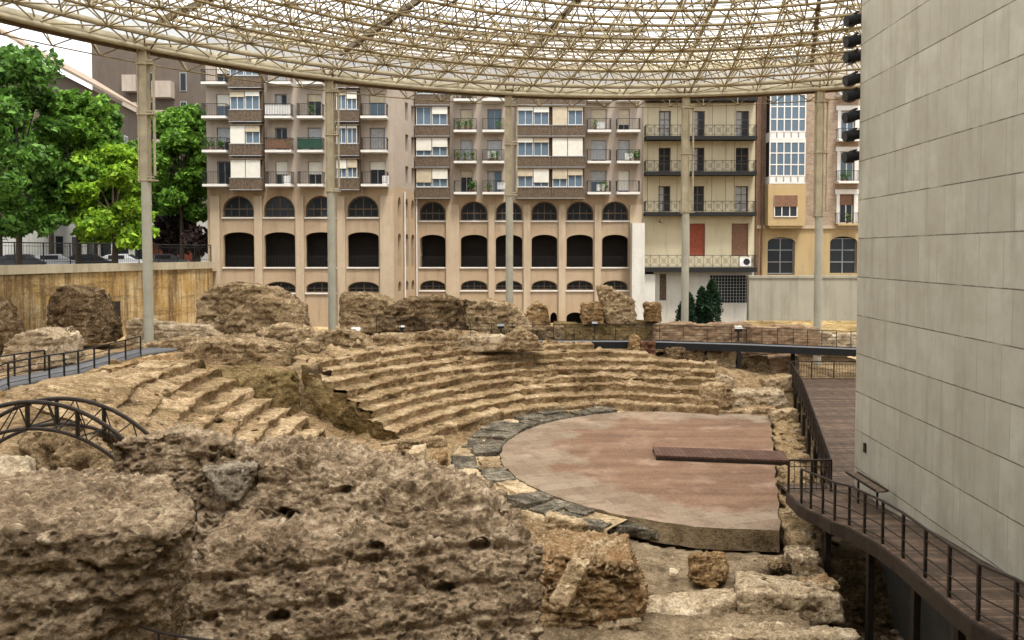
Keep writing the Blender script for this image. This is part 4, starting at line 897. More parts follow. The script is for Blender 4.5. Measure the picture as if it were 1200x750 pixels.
# left walkway
lp = [G(-30, 472, 3.55), G(10, 452, 3.6), G(58, 442, 3.6), G(92, 436, 3.6), G(128, 426, 3.6), G(165, 415, 3.6), G(208, 408, 3.6)]
t = empty('side_walkway', lp[2], 'grey walkway deck among the ruins at the left', 'walkway')
V = []; Fq = []
for (x, y, z) in lp: V += [(x, y, z), (x - 1.7, y + .3, z), (x, y, z - .16), (x - 1.7, y + .3, z - .16)]
for i in range(len(lp) - 1): a, b = 4 * i, 4 * i + 4; Fq += [(a, a + 1, b + 1, b), (a + 2, b + 2, b + 3, a + 3), (a, b, b + 2, a + 2), (a + 1, a + 3, b + 3, b + 1)]
link('deck', mesh_np('deck', np.array(V), np.array(Fq), M['deckgrey']), t)
for (x, y, z) in lp[::2]: MB().box(x - .9, x - .7, y, y + .2, z - 1.5, z - .1).build('support_post', M['black'], t)
def dens(L, n):
    o = []
    for a, b in zip(L[:-1], L[1:]):
        for q in np.linspace(0, 1, n + 1)[:-1]: o.append(tuple(np.array(a) + (np.array(b) - np.array(a)) * q))
    return o + [tuple(L[-1])]
railing('side_walkway_railing', dens(lp[:6], 2), 'black railing on the near side of the left walkway', .95, mid=(.7, .4, .12), mat='railblack')
railing('side_walkway_railing', dens([(x - 1.7, y + .3, z) for x, y, z in lp[:4]], 2), 'black railing on the far side of the left walkway by the whitish heap', .95, mid=(.7, .4, .12), mat='railblack')
# arched footbridge
ab = empty('arched_footbridge', (-9.2, 14.8, 5.4), 'dark steel arched truss footbridge at the left edge', 'footbridge')
def arch(Y, x0, ztop, half, rise, name, mat, r, parent=ab, n=22, a0=-1.0, a1=1.0):
    pts = []
    for q in np.linspace(a0, a1, n): pts.append((x0 + half * q, Y, ztop - rise * (q * q * .85 + .15 * q ** 4)))
    MB().path(pts, r, 8).build(name, mat, parent); return pts
for Y, nm in ((14.2, 'near'), (15.0, 'far')):
    x0 = W(38 if Y < 14.5 else 72, 480, Y)[0]; zt = W(50, 471 if Y < 14.5 else 467, Y)[2]
    A = arch(Y, x0, zt, 1.95, .98, 'top_chord', M['steel_dark'], .042); B = arch(Y, x0, zt - .50, 1.95, 1.0, 'bottom_chord', M['steel_dark'], .036)
    mb = MB()
    for i in range(0, 19, 3): mb.tube(A[i], B[i + 1], .013, 5); mb.tube(B[i + 1], A[i + 3], .013, 5)
    mb.build('web_bars', M['steel_dark'], ab)
    for i in (3, 10, 15): MB().tube(A[i], B[i], .04, 6).build('upright', M['steel_dark'], ab)
    if nm == 'near': NB = B
for a in NB[::3]: MB().tube((a[0], 14.2, a[2]), (a[0] + .2, 15.0, a[2] + .02), .018, 5).build('cross_bar', M['steel_dark'], ab)
hr = [W(165, 734, 8.6), W(186, 741, 8.2), W(215, 746, 7.9), W(262, 753, 7.6)]
g = empty('handrail_bar', hr[0], 'short piece of dark tube handrail at the bottom edge between the two big masses', 'handrail')
MB().path(hr, .016, 8).build('tube', M['steel_dark'], g)
x, y, z = hr[1]; MB().tube((x, y, z - 1.4), (x, y, z), .013, 6).build('upright', M['steel_dark'], g)
# small floodlights among the ruins
def spot(px, py, Y, label, s=.45, mat='white'):
    x, y, z = W(px, py, Y); t = empty('ground_lamp', (x, y, z - s), label, 'lamp', 'ground lamps in the ruins')
    MB().prism([(x - s * .7, y), (x + s * .7, y), (x + s * .6, y + s * .8), (x - s * .6, y + s * .8)], [z - s * .4, z - s * .4, z - s * .5, z - s * .5], [z + s * .1, z + s * .1, z + s * .5, z + s * .5]).build('housing', M['black'], t)
    MB().prism([(x - s * .75, y - .03), (x + s * .75, y - .03), (x + s * .65, y + s * .8), (x - s * .65, y + s * .8)], [z + s * .12, z + s * .12, z + s * .53, z + s * .53], [z + s * .2, z + s * .2, z + s * .62, z + s * .62]).build('visor', M[mat], t)
    MB().box(x - .05, x + .05, y + .1, y + .2, z - s * 2.2, z - s * .4).build('stand', M['railblack'], t)
spot(416, 389, 46.5, 'lamp with a white hood beside the big brown boulder', .42)
spot(587, 383, 51, 'pale boxy lamp below the third tall post', .3, 'greyfr')
spot(471, 384, 50, 'small pale lamp in front of the wide dark bank', .22, 'white')
spot(866, 386, 51, 'lamp with a white hood on the brick ruin wall at the right', .36)
spot(697, 380, 51, 'small grey lamp at the foot of the jagged shard', .26, 'greyfr')
# brick ruin wall at the back right
def wallrun(name, px0, px1, Y, ytop, ybot, mat, label, thick=1.0, seed=0, vx=.1):
    a = W(px0, ytop, Y); b = W(px1, ytop, Y); zb = W(px0, ybot, Y)[2]
    n = 5; hs = []
    for i in range(n):
        xa, xb = a[0] + (b[0] - a[0]) * i / n, a[0] + (b[0] - a[0]) * (i + 1) / n + .1; zt = a[2] + random.uniform(-.12, .12)
        hs.append([(x, y, z) for x in (xa, xb) for y in (Y, Y + thick) for z in (zb, zt)])
    rock(name, hs, M[mat], label, 'wall', voxel=vx, amp=.12, sc=1.2, seed=seed, pebble=.03)
wallrun('ruin_wall', 768, 880, 52.5, 380, 420, 'brickruin', 'brick-faced ruin wall behind the fourth tall post', 1.2, 51)
wallrun('ruin_wall', 880, 960, 51.5, 384, 416, 'brickruin', 'brick-faced ruin wall behind the white-hooded lamp at the right', 1.2, 52)
wallrun('ruin_wall', 650, 770, 53.5, 379, 404, 'rockmoss', 'low mossy ruin wall below the jagged shard', 1.2, 53)
wallrun('ruin_wall', 960, 1030, 52, 392, 418, 'rockpale', 'pale low ruin wall beside the limestone wall corner', 1.0, 54)
wallrun('ruin_wall', 560, 660, 52.2, 384, 404, 'rockdark', 'low dark ruin wall behind the pointed boulder', 1.0, 55)
# ================================================================== BUILDINGS
def fx(px, Y): return (px - 600) / F * Y
def fz(py, Y): return W(600, py, Y)[2]
def arch_loop(x0, x1, z0, zs, zt, n=10):
    """opening with sill z0, springing zs, crown zt"""
    c = (x0 + x1) / 2; h = (x1 - x0) / 2; L = [(x0, z0), (x1, z0)]
    for i in range(n + 1):
        t = pi * i / n; L.append((c + h * cos(t), zs + (zt - zs) * sin(t)))
    return L
def rect_loop(x0, x1, z0, z1): return [(x0, z0), (x1, z0), (x1, z1), (x0, z1)]
def holed(name, outline, holes, Y, depth, mat, parent):
    bm = bmesh.new()
    for L in [outline] + holes:
        vs = [bm.verts.new((x, Y, z)) for x, z in L]
        for i in range(len(vs)): bm.edges.new((vs[i], vs[(i + 1) % len(vs)]))
    bmesh.ops.triangle_fill(bm, edges=bm.edges[:], use_beauty=True, use_dissolve=False, normal=(0, -1, 0))
    r = bmesh.ops.extrude_face_region(bm, geom=bm.faces[:]); vs = [g for g in r['geom'] if isinstance(g, bmesh.types.BMVert)]
    bmesh.ops.translate(bm, verts=vs, vec=(0, depth, 0)); bmesh.ops.recalc_face_normals(bm, faces=bm.faces[:])
    me = bpy.data.meshes.new(name); bm.to_mesh(me); bm.free(); me.materials.append(mat); return link(name, me, parent)
def leaf_mesh(name, C, size, mat, squash=1.0, seed=0):
    r = np.random.default_rng(seed); n = len(C); a = r.normal(size=(n, 3)); a /= np.linalg.norm(a, axis=1, keepdims=True); b = r.normal(size=(n, 3)); b -= a * (a * b).sum(1, keepdims=True); b /= np.linalg.norm(b, axis=1, keepdims=True); c = np.cross(a, b)
    s = size * r.uniform(.45, 1.5, (n, 1)); q = [C + a * s * 1.3, C + b * s * .65 + c * s * .15, C - a * s * 1.0, C - b * s * .65 + c * s * .15]
    V = np.stack(q, 1).reshape(-1, 3); F_ = np.arange(4 * n).reshape(n, 4); return mesh_np(name, V, F_, mat)
def glazing(parent, x0, x1, z0, z1, y, nx=2, nz=1, fmat='white', gmat='glass', fw=.06, name='window', shutter=0, smat='blind'):
    """window part: frame with its pane (and a roller shutter) as sub-parts"""
    mb = MB(); mb.box(x0, x0 + fw, y, y + .06, z0, z1); mb.box(x1 - fw, x1, y, y + .06, z0, z1); mb.box(x0 + fw, x1 - fw, y, y + .06, z0, z0 + fw); mb.box(x0 + fw, x1 - fw, y, y + .06, z1 - fw, z1)
    for i in range(1, nx): x = x0 + (x1 - x0) * i / nx; mb.box(x - fw / 2, x + fw / 2, y + .001, y + .058, z0 + fw, z1 - fw)
    for i in range(1, nz): z = z0 + (z1 - z0) * i / nz; mb.box(x0 + fw, x1 - fw, y + .004, y + .055, z - fw / 2, z + fw / 2)
    w = mb.build(name, M[fmat], parent); MB().box(x0 + .01, x1 - .01, y + .03, y + .05, z0 + .01, z1 - .01).build('pane', M[gmat], w)
    if shutter > 0: MB().box(x0 + .02, x1 - .02, y - .05, y - .01, z1 - (z1 - z0) * shutter, z1).build('roller_shutter', M[smat if smat != 'blind' else random.choice(('blind', 'blindtan', 'blindgrey', 'blind'))], w)
    elif name == 'balcony_door' and random.random() < .6: MB().box(x0 + .08, x0 + (x1 - x0) * random.choice((.45, .9)), y + .012, y + .026, z0 + .06, z1 - .07).build('curtain', M['curtain'], w)
    return w
def balcony(parent, x0, x1, z, Y, dep=.95, h=1.0, slab=.2, smat='white', rmat='railblack', step=.13, fill=None, panel=None, cross=False):
    b = MB().box(x0, x1, Y - dep, Y, z - slab, z).build('balcony', M[smat], parent); mb = MB()
    y0 = Y - dep + .04
    mb.box(x0, x1, y0, y0 + .04, z + h - .04, z + h); mb.box(x0, x1, y0, y0 + .03, z + .08, z + .11)
    for xx in (x0, x1 - .04): mb.box(xx, xx + .04, y0, Y, z + h - .04, z + h); mb.box(xx, xx + .03, y0, Y, z + .08, z + .11)
    n = int((x1 - x0) / step)
    if not cross:
        for i in range(n + 1): x = x0 + (x1 - x0 - .02) * i / n; mb.box(x, x + .02, y0 + .008, y0 + .028, z + .11, z + h - .04)
    else:
        m = max(1, int((x1 - x0) / .75))
        for i in range(m):
            xa, xb = x0 + (x1 - x0) * i / m, x0 + (x1 - x0) * (i + 1) / m
            mb.tube((xa, y0 + .02, z + .1), (xb, y0 + .02, z + h - .04), .012, 4); mb.tube((xb, y0 + .02, z + .1), (xa, y0 + .02, z + h - .04), .012, 4); mb.tube((xa, y0 + .02, z + .0), (xa, y0 + .02, z + h), .018, 4)
            xm = (xa + xb) / 2; zm = z + h * .52; mb.tube((xm - .16, y0 + .02, zm), (xm, y0 + .02, zm + .22), .012, 4); mb.tube((xm, y0 + .02, zm + .22), (xm + .16, y0 + .02, zm), .012, 4); mb.tube((xm + .16, y0 + .02, zm), (xm, y0 + .02, zm - .22), .012, 4); mb.tube((xm, y0 + .02, zm - .22), (xm - .16, y0 + .02, zm), .012, 4)
    for yy in np.arange(y0 + .15, Y - .05, .15):
        for xx in (x0 + .005, x1 - .035): mb.box(xx, xx + .02, yy, yy + .02, z + .11, z + h - .04)
    mb.build('railing', M[rmat], b)
    if not cross and random.random() < .45:
        for q in range(random.choice((1, 2, 3))):
            px_ = x0 + (x1 - x0) * random.uniform(.12, .88); pt = MB().tube((px_, y0 + .2, z), (px_, y0 + .2, z + .25), .11, 8, .14).build('flower_pot', M['brown'], b)
            r_ = np.random.default_rng(random.randrange(9999)); C_ = np.array((px_, y0 + .2, z + .55)) + r_.normal(size=(90, 3)) * np.array((.13, .10, .2)); link('foliage', leaf_mesh('foliage', C_, .07, M['leaf1'], seed=1), b)
    if fill: MB().box(x0 + .03, x1 - .03, y0 + .045, y0 + .06, z + .12, z + h - .1).build('windscreen', M[fill], b)
    return b
def oriel(parent, x0, x1, z0, z1, Y, dep=.8, nx=2, shut=None, panel_h=.42, glass='glassblue'):
    """closed dark timber gallery: panelled parapet, glazed band with roller blinds"""
    zp = z0 + (z1 - z0) * panel_h
    b = MB().box(x0, x1, Y - dep, Y - .001, z0, zp).box(x0, x1, Y - dep + .35, Y - .001, zp, z1 - .1).box(x0, x1, Y - dep - .03, Y, z1 - .1, z1).build('gallery', M['oriel'], parent)
    mb = MB(); n = int((x1 - x0) / .3)
    for i in range(n): x = x0 + (x1 - x0) * (i + .2) / n; mb.box(x, x + (x1 - x0) / n * .6, Y - dep - .03, Y - dep - .001, z0 + .06, zp - .06)
    mb.build('slat_panel', M['oriel'], b)
    MB().box(x0, x1, Y - dep - .05, Y - dep + .12, zp - .05, zp + .012).box(x0, x1, Y - dep - .045, Y - dep + .05, z0 - .03, z0 + .04).build('sill', M['greyfr'], b)
    for i in range(nx):
        xa = x0 + .12 + (x1 - x0 - .24) * i / nx; xb = x0 + .12 + (x1 - x0 - .24) * (i + 1) / nx - .08; s = shut[i] if shut else 0
        mb = MB(); fw = .05; y = Y - dep + .12
        mb.box(xa, xa + fw, y, y + .05, zp + .03, z1 - .12); mb.box(xb - fw, xb, y, y + .05, zp + .03, z1 - .12); mb.box(xa + fw, xb - fw, y, y + .05, z1 - .12 - fw, z1 - .12); mb.box(xa + fw, xb - fw, y, y + .05, zp + .03, zp + .03 + fw)
        xm = (xa + xb) / 2; mb.box(xm - .025, xm + .025, y + .002, y + .048, zp + .08, z1 - .17)
        o = mb.build('gallery_window', M['white'], b)
        # panes and blinds share the gallery window's own level of detail
        MB().box(xa + .02, xb - .02, y + .06, y + .075, zp + .04, z1 - .13).build('gallery_pane', M[glass], b)
        if s > 0: zb = z1 - .12 - (z1 - zp - .15) * s; MB().box(xa - .01, xb + .01, y - .06, y - .012, zb, z1 - .115).build('roller_blind', M[random.choice(('blind', 'blind', 'blindtan'))], b)
    return b
def shell(parent, x0, x1, z0, z1, Y, depth, mat, inner=1.6):
    """sides, back, roof and dark rooms behind the pierced front"""
    MB().box(x0 + .02, x0 + .3, Y + .41, Y + depth, z0, z1).build('side_wall', mat, parent); MB().box(x1 - .3, x1 - .02, Y + .41, Y + depth, z0, z1).build('side_wall', mat, parent)
    MB().box(x0 + .3, x1 - .3, Y + depth - .3, Y + depth, z0, z1).build('rear_wall', mat, parent)
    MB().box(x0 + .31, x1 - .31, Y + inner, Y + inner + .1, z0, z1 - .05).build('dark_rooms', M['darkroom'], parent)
    MB().box(x0 - .25, x1 + .25, Y - .3, Y + depth + .2, z1 + .002, z1 + .35).build('roof', M['greyfr'], parent)
ZB = 1.2
# ---- left arcaded block
def arcade_block(Y, xl, xr, arches, rows_arch, pil, label, up, name, lowest=None, zspx=222):
    x0, x1 = fx(xl, Y), fx(xr, Y); ztop = fz(36, Y); zsp = fz(zspx, Y)
    t = empty(name, ((x0 + x1) / 2, Y, ZB), label, 'building'); holes = []
    for (a, b) in arches:
        xa, xb = fx(a, Y), fx(b, Y)
        for (yt, ysp, yb) in rows_arch: holes.append(arch_loop(xa, xb, fz(yb, Y), fz(ysp, Y), fz(yt, Y)))
    for (a, b) in (lowest or []): holes.append(arch_loop(fx(a, Y), fx(b, Y), fz(392, Y), fz(372, Y), fz(366, Y)))
    holed('arcade_wall', rect_loop(x0, x1, ZB, zsp), holes, Y, .4, M['stucco'], t)
    uh = []
    for (a, b, yt, yb, nx, sh, kind) in up['doors']: uh.append(rect_loop(fx(a, Y), fx(b, Y), fz(yb, Y), fz(yt, Y)))
    holed('apartment_wall', rect_loop(x0, x1, zsp + .003, ztop), uh, Y + .001, .4, M['stuccoup'], t)
    for (a, b) in pil: MB().box(fx(a, Y), fx(b, Y), Y - .22, Y - .002, ZB, fz(zspx + 8, Y)).build('pilaster', M['pilaster'], t)
    for (a, b) in arches:
        xa, xb = fx(a, Y), fx(b, Y)
        for (yt, ysp, yb), kind in zip(rows_arch, ('glazed', 'open', 'glazed')):
            zs = fz(yb, Y); MB().box(xa - .08, xb + .08, Y - .10, Y - .002, zs - .12, zs - .005).build('sill', M['white'], t)
            if kind == 'glazed':
                L = arch_loop(xa + .03, xb - .03, zs + .02, fz(ysp, Y), fz(yt, Y) - .03); mb = MB(); c = (xa + xb) / 2
                L2 = arch_loop(xa + .12, xb - .12, zs + .11, fz(ysp, Y), fz(yt, Y) - .12)
                n = len(L); k = len(mb.v)
                for q, yy in ((L, Y + .26), (L2, Y + .26)): mb.v += [(x, yy, z) for x, z in q]
                for i in range(n): j = (i + 1) % n; mb.f.append((k + i, k + j, k + n + j, k + n + i))
                h = fz(yt, Y) - zs; mb.box(c - .04, c + .04, Y + .25, Y + .30, zs + .05, zs + h * .93)
                for q in (.25, .75): x = xa + (xb - xa) * q; mb.box(x - .025, x + .025, Y + .255, Y + .295, zs + .05, zs + h * .6)
                mb.box(xa + .1, xb - .1, Y + .252, Y + .292, zs + h * .36, zs + h * .42)
                w = mb.build('arched_window', M['oriel'], t); MB().poly([(x, Y + .31, z) for x, z in L]).build('pane', M['glass'], w)
            else:
                mb = MB(); z1 = zs + .95; mb.box(xa, xb, Y + .2, Y + .24, z1 - .04, z1); 
                for i in range(int((xb - xa) / .13)): x = xa + .06 + i * .13; mb.box(x, x + .022, Y + .21, Y + .232, zs, z1 - .04)
                mb.build('guard_rail', M['railblack'], t)
    for (a, b, yt, yb, nx, sh, kind) in up['doors']: glazing(t, fx(a, Y) + .01, fx(b, Y) - .01, fz(yb, Y) + .01, fz(yt, Y) - .01, Y + .2, nx, 1, 'greyfr', random.choice(('glass', 'glass', 'glassblue')), .06, 'balcony_door', sh)
    for (a, b, yb, fill, sm) in up['balconies']: balcony(t, fx(a, Y), fx(b, Y), fz(yb, Y) + .2, Y, fill=fill, h=1.02)
    for (a, b, yt, yb, nx, sh, ph) in up['oriels']: oriel(t, fx(a, Y), fx(b, Y), fz(yb, Y), fz(yt, Y), Y, nx=nx, shut=sh, panel_h=ph)
    shell(t, x0, x1, ZB, ztop, Y, 13, M['stuccoup']); return t
YL, YM = 64.6, 70.0
rr = random.Random(21); up = dict(doors=[], balconies=[], oriels=[])
P_ = 39.4
for r_, off in enumerate((2 * P_, P_, 0, -P_, -2 * P_)[1:] if False else (0, P_, 2 * P_, 3 * P_)):
    b0 = 219.5 - off
    for j, (ba, bb, da, db) in enumerate(((243.5, 271.5, 256, 272), (316, 346, 324, 338), (353, 382, 362, 378), (426, 456, 434, 452))):
        sh = {(0, 2): .5, (0, 1): .6, (0, 0): .0, (2, 1): .7, (2, 2): .3}.get((j, r_), rr.choice((0, 0, .35, .55)))
        up['doors'].append((da, db, b0 - 30.5, b0 - 3, 2, sh, 0))
        fill = {(1, 2): 'white', (2, 1): 'greenawn', (1, 1): 'brown'}.get((j, r_))
        up['balconies'].append((ba, bb, b0, fill, 'white'))
    up['oriels'].append((274, 312, b0 - 33, b0 + 3.8, 2, [(1, 1), (1, .35), (.3, .25), (.5, 0)][r_], .38))
    up['oriels'].append((396, 424, b0 - 33, b0 + 3.8, 2, [(.5, .45), (.15, .15), (.2, .4), (1, 0)][r_], .38))
tl = arcade_block(YL, 244, 462, [(262, 298), (310, 346), (358.5, 394), (407.5, 444)], [(229.5, 246, 254.5), (272, 277.5, 313), (330, 337, 343)], [(248, 259), (299.5, 308.5), (347.5, 357), (396, 405), (446, 462)], 'ochre apartment block with a tall arcade left of the recessed corner', up, 'apartment_building')
for (px, py, w, h) in ((336, 208, 5, 7), (450, 212, 6, 9)):
    x, y, z = fx(px, YL), YL - .6, fz(py + h, YL); MB().box(x, x + .5, y, y + .35, fz(216.5, YL), fz(216.5, YL) + .7).build('air_conditioner', M['acwhite'], tl)
# ---- middle block
up = dict(doors=[], balconies=[], oriels=[]); P_ = 36.0
for r_ in range(4):
    b0 = 228.5 - P_ * r_
    for j, (ba, bb, da, db) in enumerate(((533, 559, 540, 554), (566, 591, 571, 588), (687, 714, 692, 710), (721, 747.5, 724, 737))):
        up['doors'].append((da, db, b0 - 28.5, b0 - 2.8, 2, rr.choice((0, .3, .6, .9)) if j < 2 else (.95, .7, .5, .9)[(r_ + j) % 4], 0))
        up['balconies'].append((ba, bb, b0, None, 'white'))
    up['oriels'].append((488, 528, b0 - 31, b0 + 4.5, 2, [(.75, .55), (.7, .5), (0, .4), (.5, .5)][r_], .36))
    up['oriels'].append((605, 645, b0 - 31, b0 + 4.5, 2, [(.4, .75), (.25, .25), (.2, .3), (1, .4)][r_], .36))
    up['oriels'].append((645.3, 684, b0 - 31, b0 + 4.5, 2, [(.55, .35), (1, 1), (1, .2), (.4, .6)][r_], .36))
tm = arcade_block(YM, 489, 752.5, [(492, 522), (540, 571), (581, 612), (623, 653), (664, 695), (705.5, 736)], [(236, 249, 258.5), (275, 281, 313), (328.5, 335.5, 340)], [(523, 538.5), (572.5, 579.5), (613.5, 621.5), (654.5, 662.5), (696.5, 704), (737.5, 752)], 'ochre apartment block with a tall arcade in the middle of the back', up, 'apartment_building', [(645, 653), (664, 684), (560, 571)], 232)
for (bx, by) in ((697, 156), (698, 228), (572, 190), (583, 226), (730, 192)):
    z = fz(by - 2, YM); x = fx(bx, YM); MB().box(x, x + .75, YM - .8, YM - .5, z + .12, z + .72).build('air_conditioner', M['acwhite'], tm)
# ---- recessed corner between them: wall turning back
rc = empty('corner_building', (fx(470, 67), 67, ZB), 'narrow corner wall with slim arched slots between the two arcaded blocks', 'building')
xa, ya, xb, yb = fx(462, YL) + .003, YL + .02, fx(489, YM) - .003, YM + .02
Lr = math.hypot(xb - xa, yb - ya); an = math.atan2(yb - ya, xb - xa)
def corner_wall(z0, z1, holes, mat, name):
    o = holed(name, rect_loop(0, Lr, z0, z1), holes, 0, .35, mat, None)
    o.parent = rc; o.location = (xa - rc.location[0], ya - rc.location[1], -rc.location[2]); o.rotation_euler = (0, 0, an); return o
hs = []
for c in (.22, .53, .80):
    for (yt, ysp, yb_) in ((232, 242, 256), (274, 279, 313), (329, 335, 341)): hs.append(arch_loop(Lr * c - .38, Lr * c + .38, fz(yb_, 67), fz(ysp, 67), fz(yt, 67)))
corner_wall(ZB, fz(221, 67), hs, M['stucco'], 'arcade_wall')
hs = []
for k in range(4):
    for c in (.55, .82): hs.append(rect_loop(Lr * c - .36, Lr * c + .36, fz(215 - 37.5 * k, 67), fz(194 - 37.5 * k, 67)))
corner_wall(fz(221, 67) + .003, fz(36, 67), hs, M['stuccoup'], 'apartment_wall')
mb = MB(); nx_, ny_ = cos(an), sin(an)
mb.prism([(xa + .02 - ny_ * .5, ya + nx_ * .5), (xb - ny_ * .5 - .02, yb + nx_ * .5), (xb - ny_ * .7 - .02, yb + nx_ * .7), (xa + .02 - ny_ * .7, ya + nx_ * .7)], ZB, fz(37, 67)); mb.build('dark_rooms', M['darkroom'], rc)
for c in (.40, .92):
    x = xa + (xb - xa) * c + .12; y = ya + (yb - ya) * c - .12; MB().tube((x, y, ZB), (x, y, fz(225, 67)), .06, 8).build('drain_pipe', M['white'], rc)
# ---- cream balcony building
YC = 70.0
cb = empty('balcony_building', (fx(820, YC), YC, ZB), 'cream house with long black balconies and reddish shutters', 'building')
rowsC = [(130, 160, 166), (173, 201, 207), (218, 248, 254)]; colsC = [(771, 785), (810, 824.5), (861, 876)]
hs = [rect_loop(fx(a, YC), fx(b, YC), fz(yb_, YC), fz(yt, YC)) for (a, b) in colsC for (yt, yb_, q) in rowsC] + [rect_loop(fx(a, YC), fx(b, YC), fz(300, YC), fz(262, YC)) for a, b in ((808, 826), (857, 876.5))]
hs += [rect_loop(fx(a, YC), fx(b, YC), fz(116, YC), fz(88, YC)) for (a, b) in colsC]
holed('wall', rect_loop(fx(752.8, YC), fx(884, YC), fz(318, YC), fz(50, YC)), hs, YC, .4, M['creamwall'], cb)
for (a, b) in colsC:
    for (yt, yb_, q) in rowsC + [(88, 116, 120)]: glazing(cb, fx(a, YC) + .01, fx(b, YC) - .01, fz(yb_, YC) + .01, fz(yt, YC) - .01, YC + .22, 2, 3, 'oriel', 'glass', .07, 'balcony_door')
for (yt, yb_, q) in rowsC + [(88, 116, 121)]:
    balcony(cb, fx(754, YC), fx(882, YC), fz(q - 5, YC), YC, dep=1.0, h=.98, slab=.34, smat='black', cross=True)
for a, b, m in ((808, 826, 'red'), (857, 876.5, 'brown')):
    o = MB().box(fx(a, YC) + .01, fx(b, YC) - .01, YC + .15, YC + .2, fz(299.5, YC), fz(262.5, YC)).build('shutter', M[m], cb); o['label'] = 'dull red closed shutter' if m == 'red' else 'brown closed shutter'
balcony(cb, fx(749, YC), fx(882, YC), fz(313, YC), YC, dep=1.3, h=1.1, slab=.42, smat='black', cross=True)
for px in (756, 770, 790, 803, 830, 846, 856, 880): MB().tube((fx(px, YC), YC - .97, fz(254, YC)), (fx(px, YC), YC - .97, fz(92, YC)), .018, 5).build('tie_rod', M['railblack'], cb)
x = fx(862, YC); ac = MB().box(x, x + 1.0, YC - 1.25, YC - .85, fz(312, YC) + .02, fz(312, YC) + .82).build('air_conditioner', M['acwhite'], cb)
MB().tube((x + .62, YC - 1.262, fz(312, YC) + .42), (x + .62, YC - 1.252, fz(312, YC) + .42), .3, 16).build('fan_grille', M['railblack'], ac)
hs = [rect_loop(fx(773, YC), fx(781, YC), fz(352, YC), fz(321, YC)), rect_loop(fx(832, YC), fx(877.5, YC), fz(355, YC), fz(322.5, YC))]
holed('base_wall', rect_loop(fx(766, YC), fx(884, YC), ZB, fz(318, YC) - .003), hs, YC - .02, .4, M['whitewall'], cb)
MB().box(fx(773, YC) + .01, fx(781, YC) - .01, YC + .1, YC + .16, fz(352, YC), fz(321, YC) - .01).build('door', M['oriel'], cb)
mb = MB(); xa, xb, za, zb = fx(832, YC), fx(877.5, YC), fz(355, YC), fz(322.5, YC)
for i in range(14): x = xa + (xb - xa) * i / 13; mb.box(x - .022, x + .022, YC + .02, YC + .05, za, zb)
for i in range(10): z = za + (zb - za) * i / 9; mb.box(xa, xb, YC + .055, YC + .08, z - .022, z + .022)
mb.build('window_grid', M['greyfr'], cb); MB().box(xa, xb, YC + .2, YC + .23, za, zb).build('pane', M['glass'], cb)
shell(cb, fx(752.8, YC), fx(884, YC), ZB, fz(50, YC), YC, 12, M['creamwall'], 1.2)
pl = MB().box(fx(738, YC), fx(752.3, YC), YC - 1.4, YC - .25, ZB, fz(262, YC)).box(fx(752.4, YC), fx(765.5, YC), YC - 1.0, YC - .03, ZB, fz(321, YC)).build('buttress', M['whitewall']); tag(pl, 'white rendered pier between the arcaded block and the cream house', 'pier')
x, y, z = W(773, 260.5, 60)
bh_ = [[(x - .10, y, z + .07), (x + .16, y, z - .06), (x + .02, y - .06, z + .06), (x + .02, y + .06, z + .06), (x + .03, y, z - .05), (x - .05, y, z + .12), (x - .06, y - .04, z)],
       [(x - .04, y - .03, z + .06), (x + .08, y - .03, z + .04), (x - .38, y - .1, z + .10), (x - .34, y - .12, z + .06), (x, y, z + .04), (x, y, z + .08)],
       [(x - .02, y, z + .06), (x + .09, y, z + .02), (x + .40, y + .1, z - .12), (x + .30, y + .1, z - .12), (x + .03, y + .05, z + .07)], [(x + .0, y, z + .1), (x + .05, y, z + .10), (x + .06, y, z + .25), (x - .03, y, z + .24), (x + .02, y + .03, z + .1)]]
rock('pigeon', bh_, M['black'], 'dark bird flying in front of the cream house', 'bird', voxel=.02, amp=0, pebble=0)
# ---- bay-window house
YR = 70.0
bh = empty('bay_window_house', (fx(940, YR), YR, ZB), 'brick and ochre house with a white glazed bay at the right', 'building')
hs = [rect_loop(fx(983, YR), fx(999, YR), fz(b, YR), fz(a, YR)) for a, b in ((90, 112), (130, 164), (178, 213), (228, 262))]
holed('brick_wall', rect_loop(fx(895, YR), fx(1130, YR), fz(266, YR), fz(50, YR)), hs, YR, .4, M['brick'], bh)
hs = [arch_loop(fx(899, YR), fx(931, YR), fz(322, YR), fz(284, YR), fz(278, YR)), arch_loop(fx(972, YR), fx(1004, YR), fz(320, YR), fz(284, YR), fz(277, YR))]
holed('ground_floor_wall', rect_loop(fx(886, YR), fx(1130, YR), ZB, fz(266, YR) - .003), hs, YR - .08, .45, M['ochrewall'], bh)
for a, b in ((899, 931), (972, 1004)): glazing(bh, fx(a, YR) + .02, fx(b, YR) - .02, fz(321, YR), fz(279, YR), YR + .2, 2, 3, 'greyfr', 'glass', .08, 'arched_window')
MB().box(fx(884.3, YR), fx(888.5, YR), YR - .12, YR + .3, ZB, fz(50, YR)).tube((fx(891.5, YR), YR - .2, ZB), (fx(891.5, YR), YR - .2, fz(60, YR)), .09, 8).build('drain_strip', M['brown'], bh)
MB().box(fx(888.6, YR), fx(894.9, YR), YR + .01, YR + .4, fz(266, YR), fz(50, YR)).build('brick_strip', M['brick'], bh)
MB().box(fx(886, YR), fx(1130, YR), YR - .22, YR - .082, fz(268, YR), fz(264, YR)).build('string_course', M['pilaster'], bh)
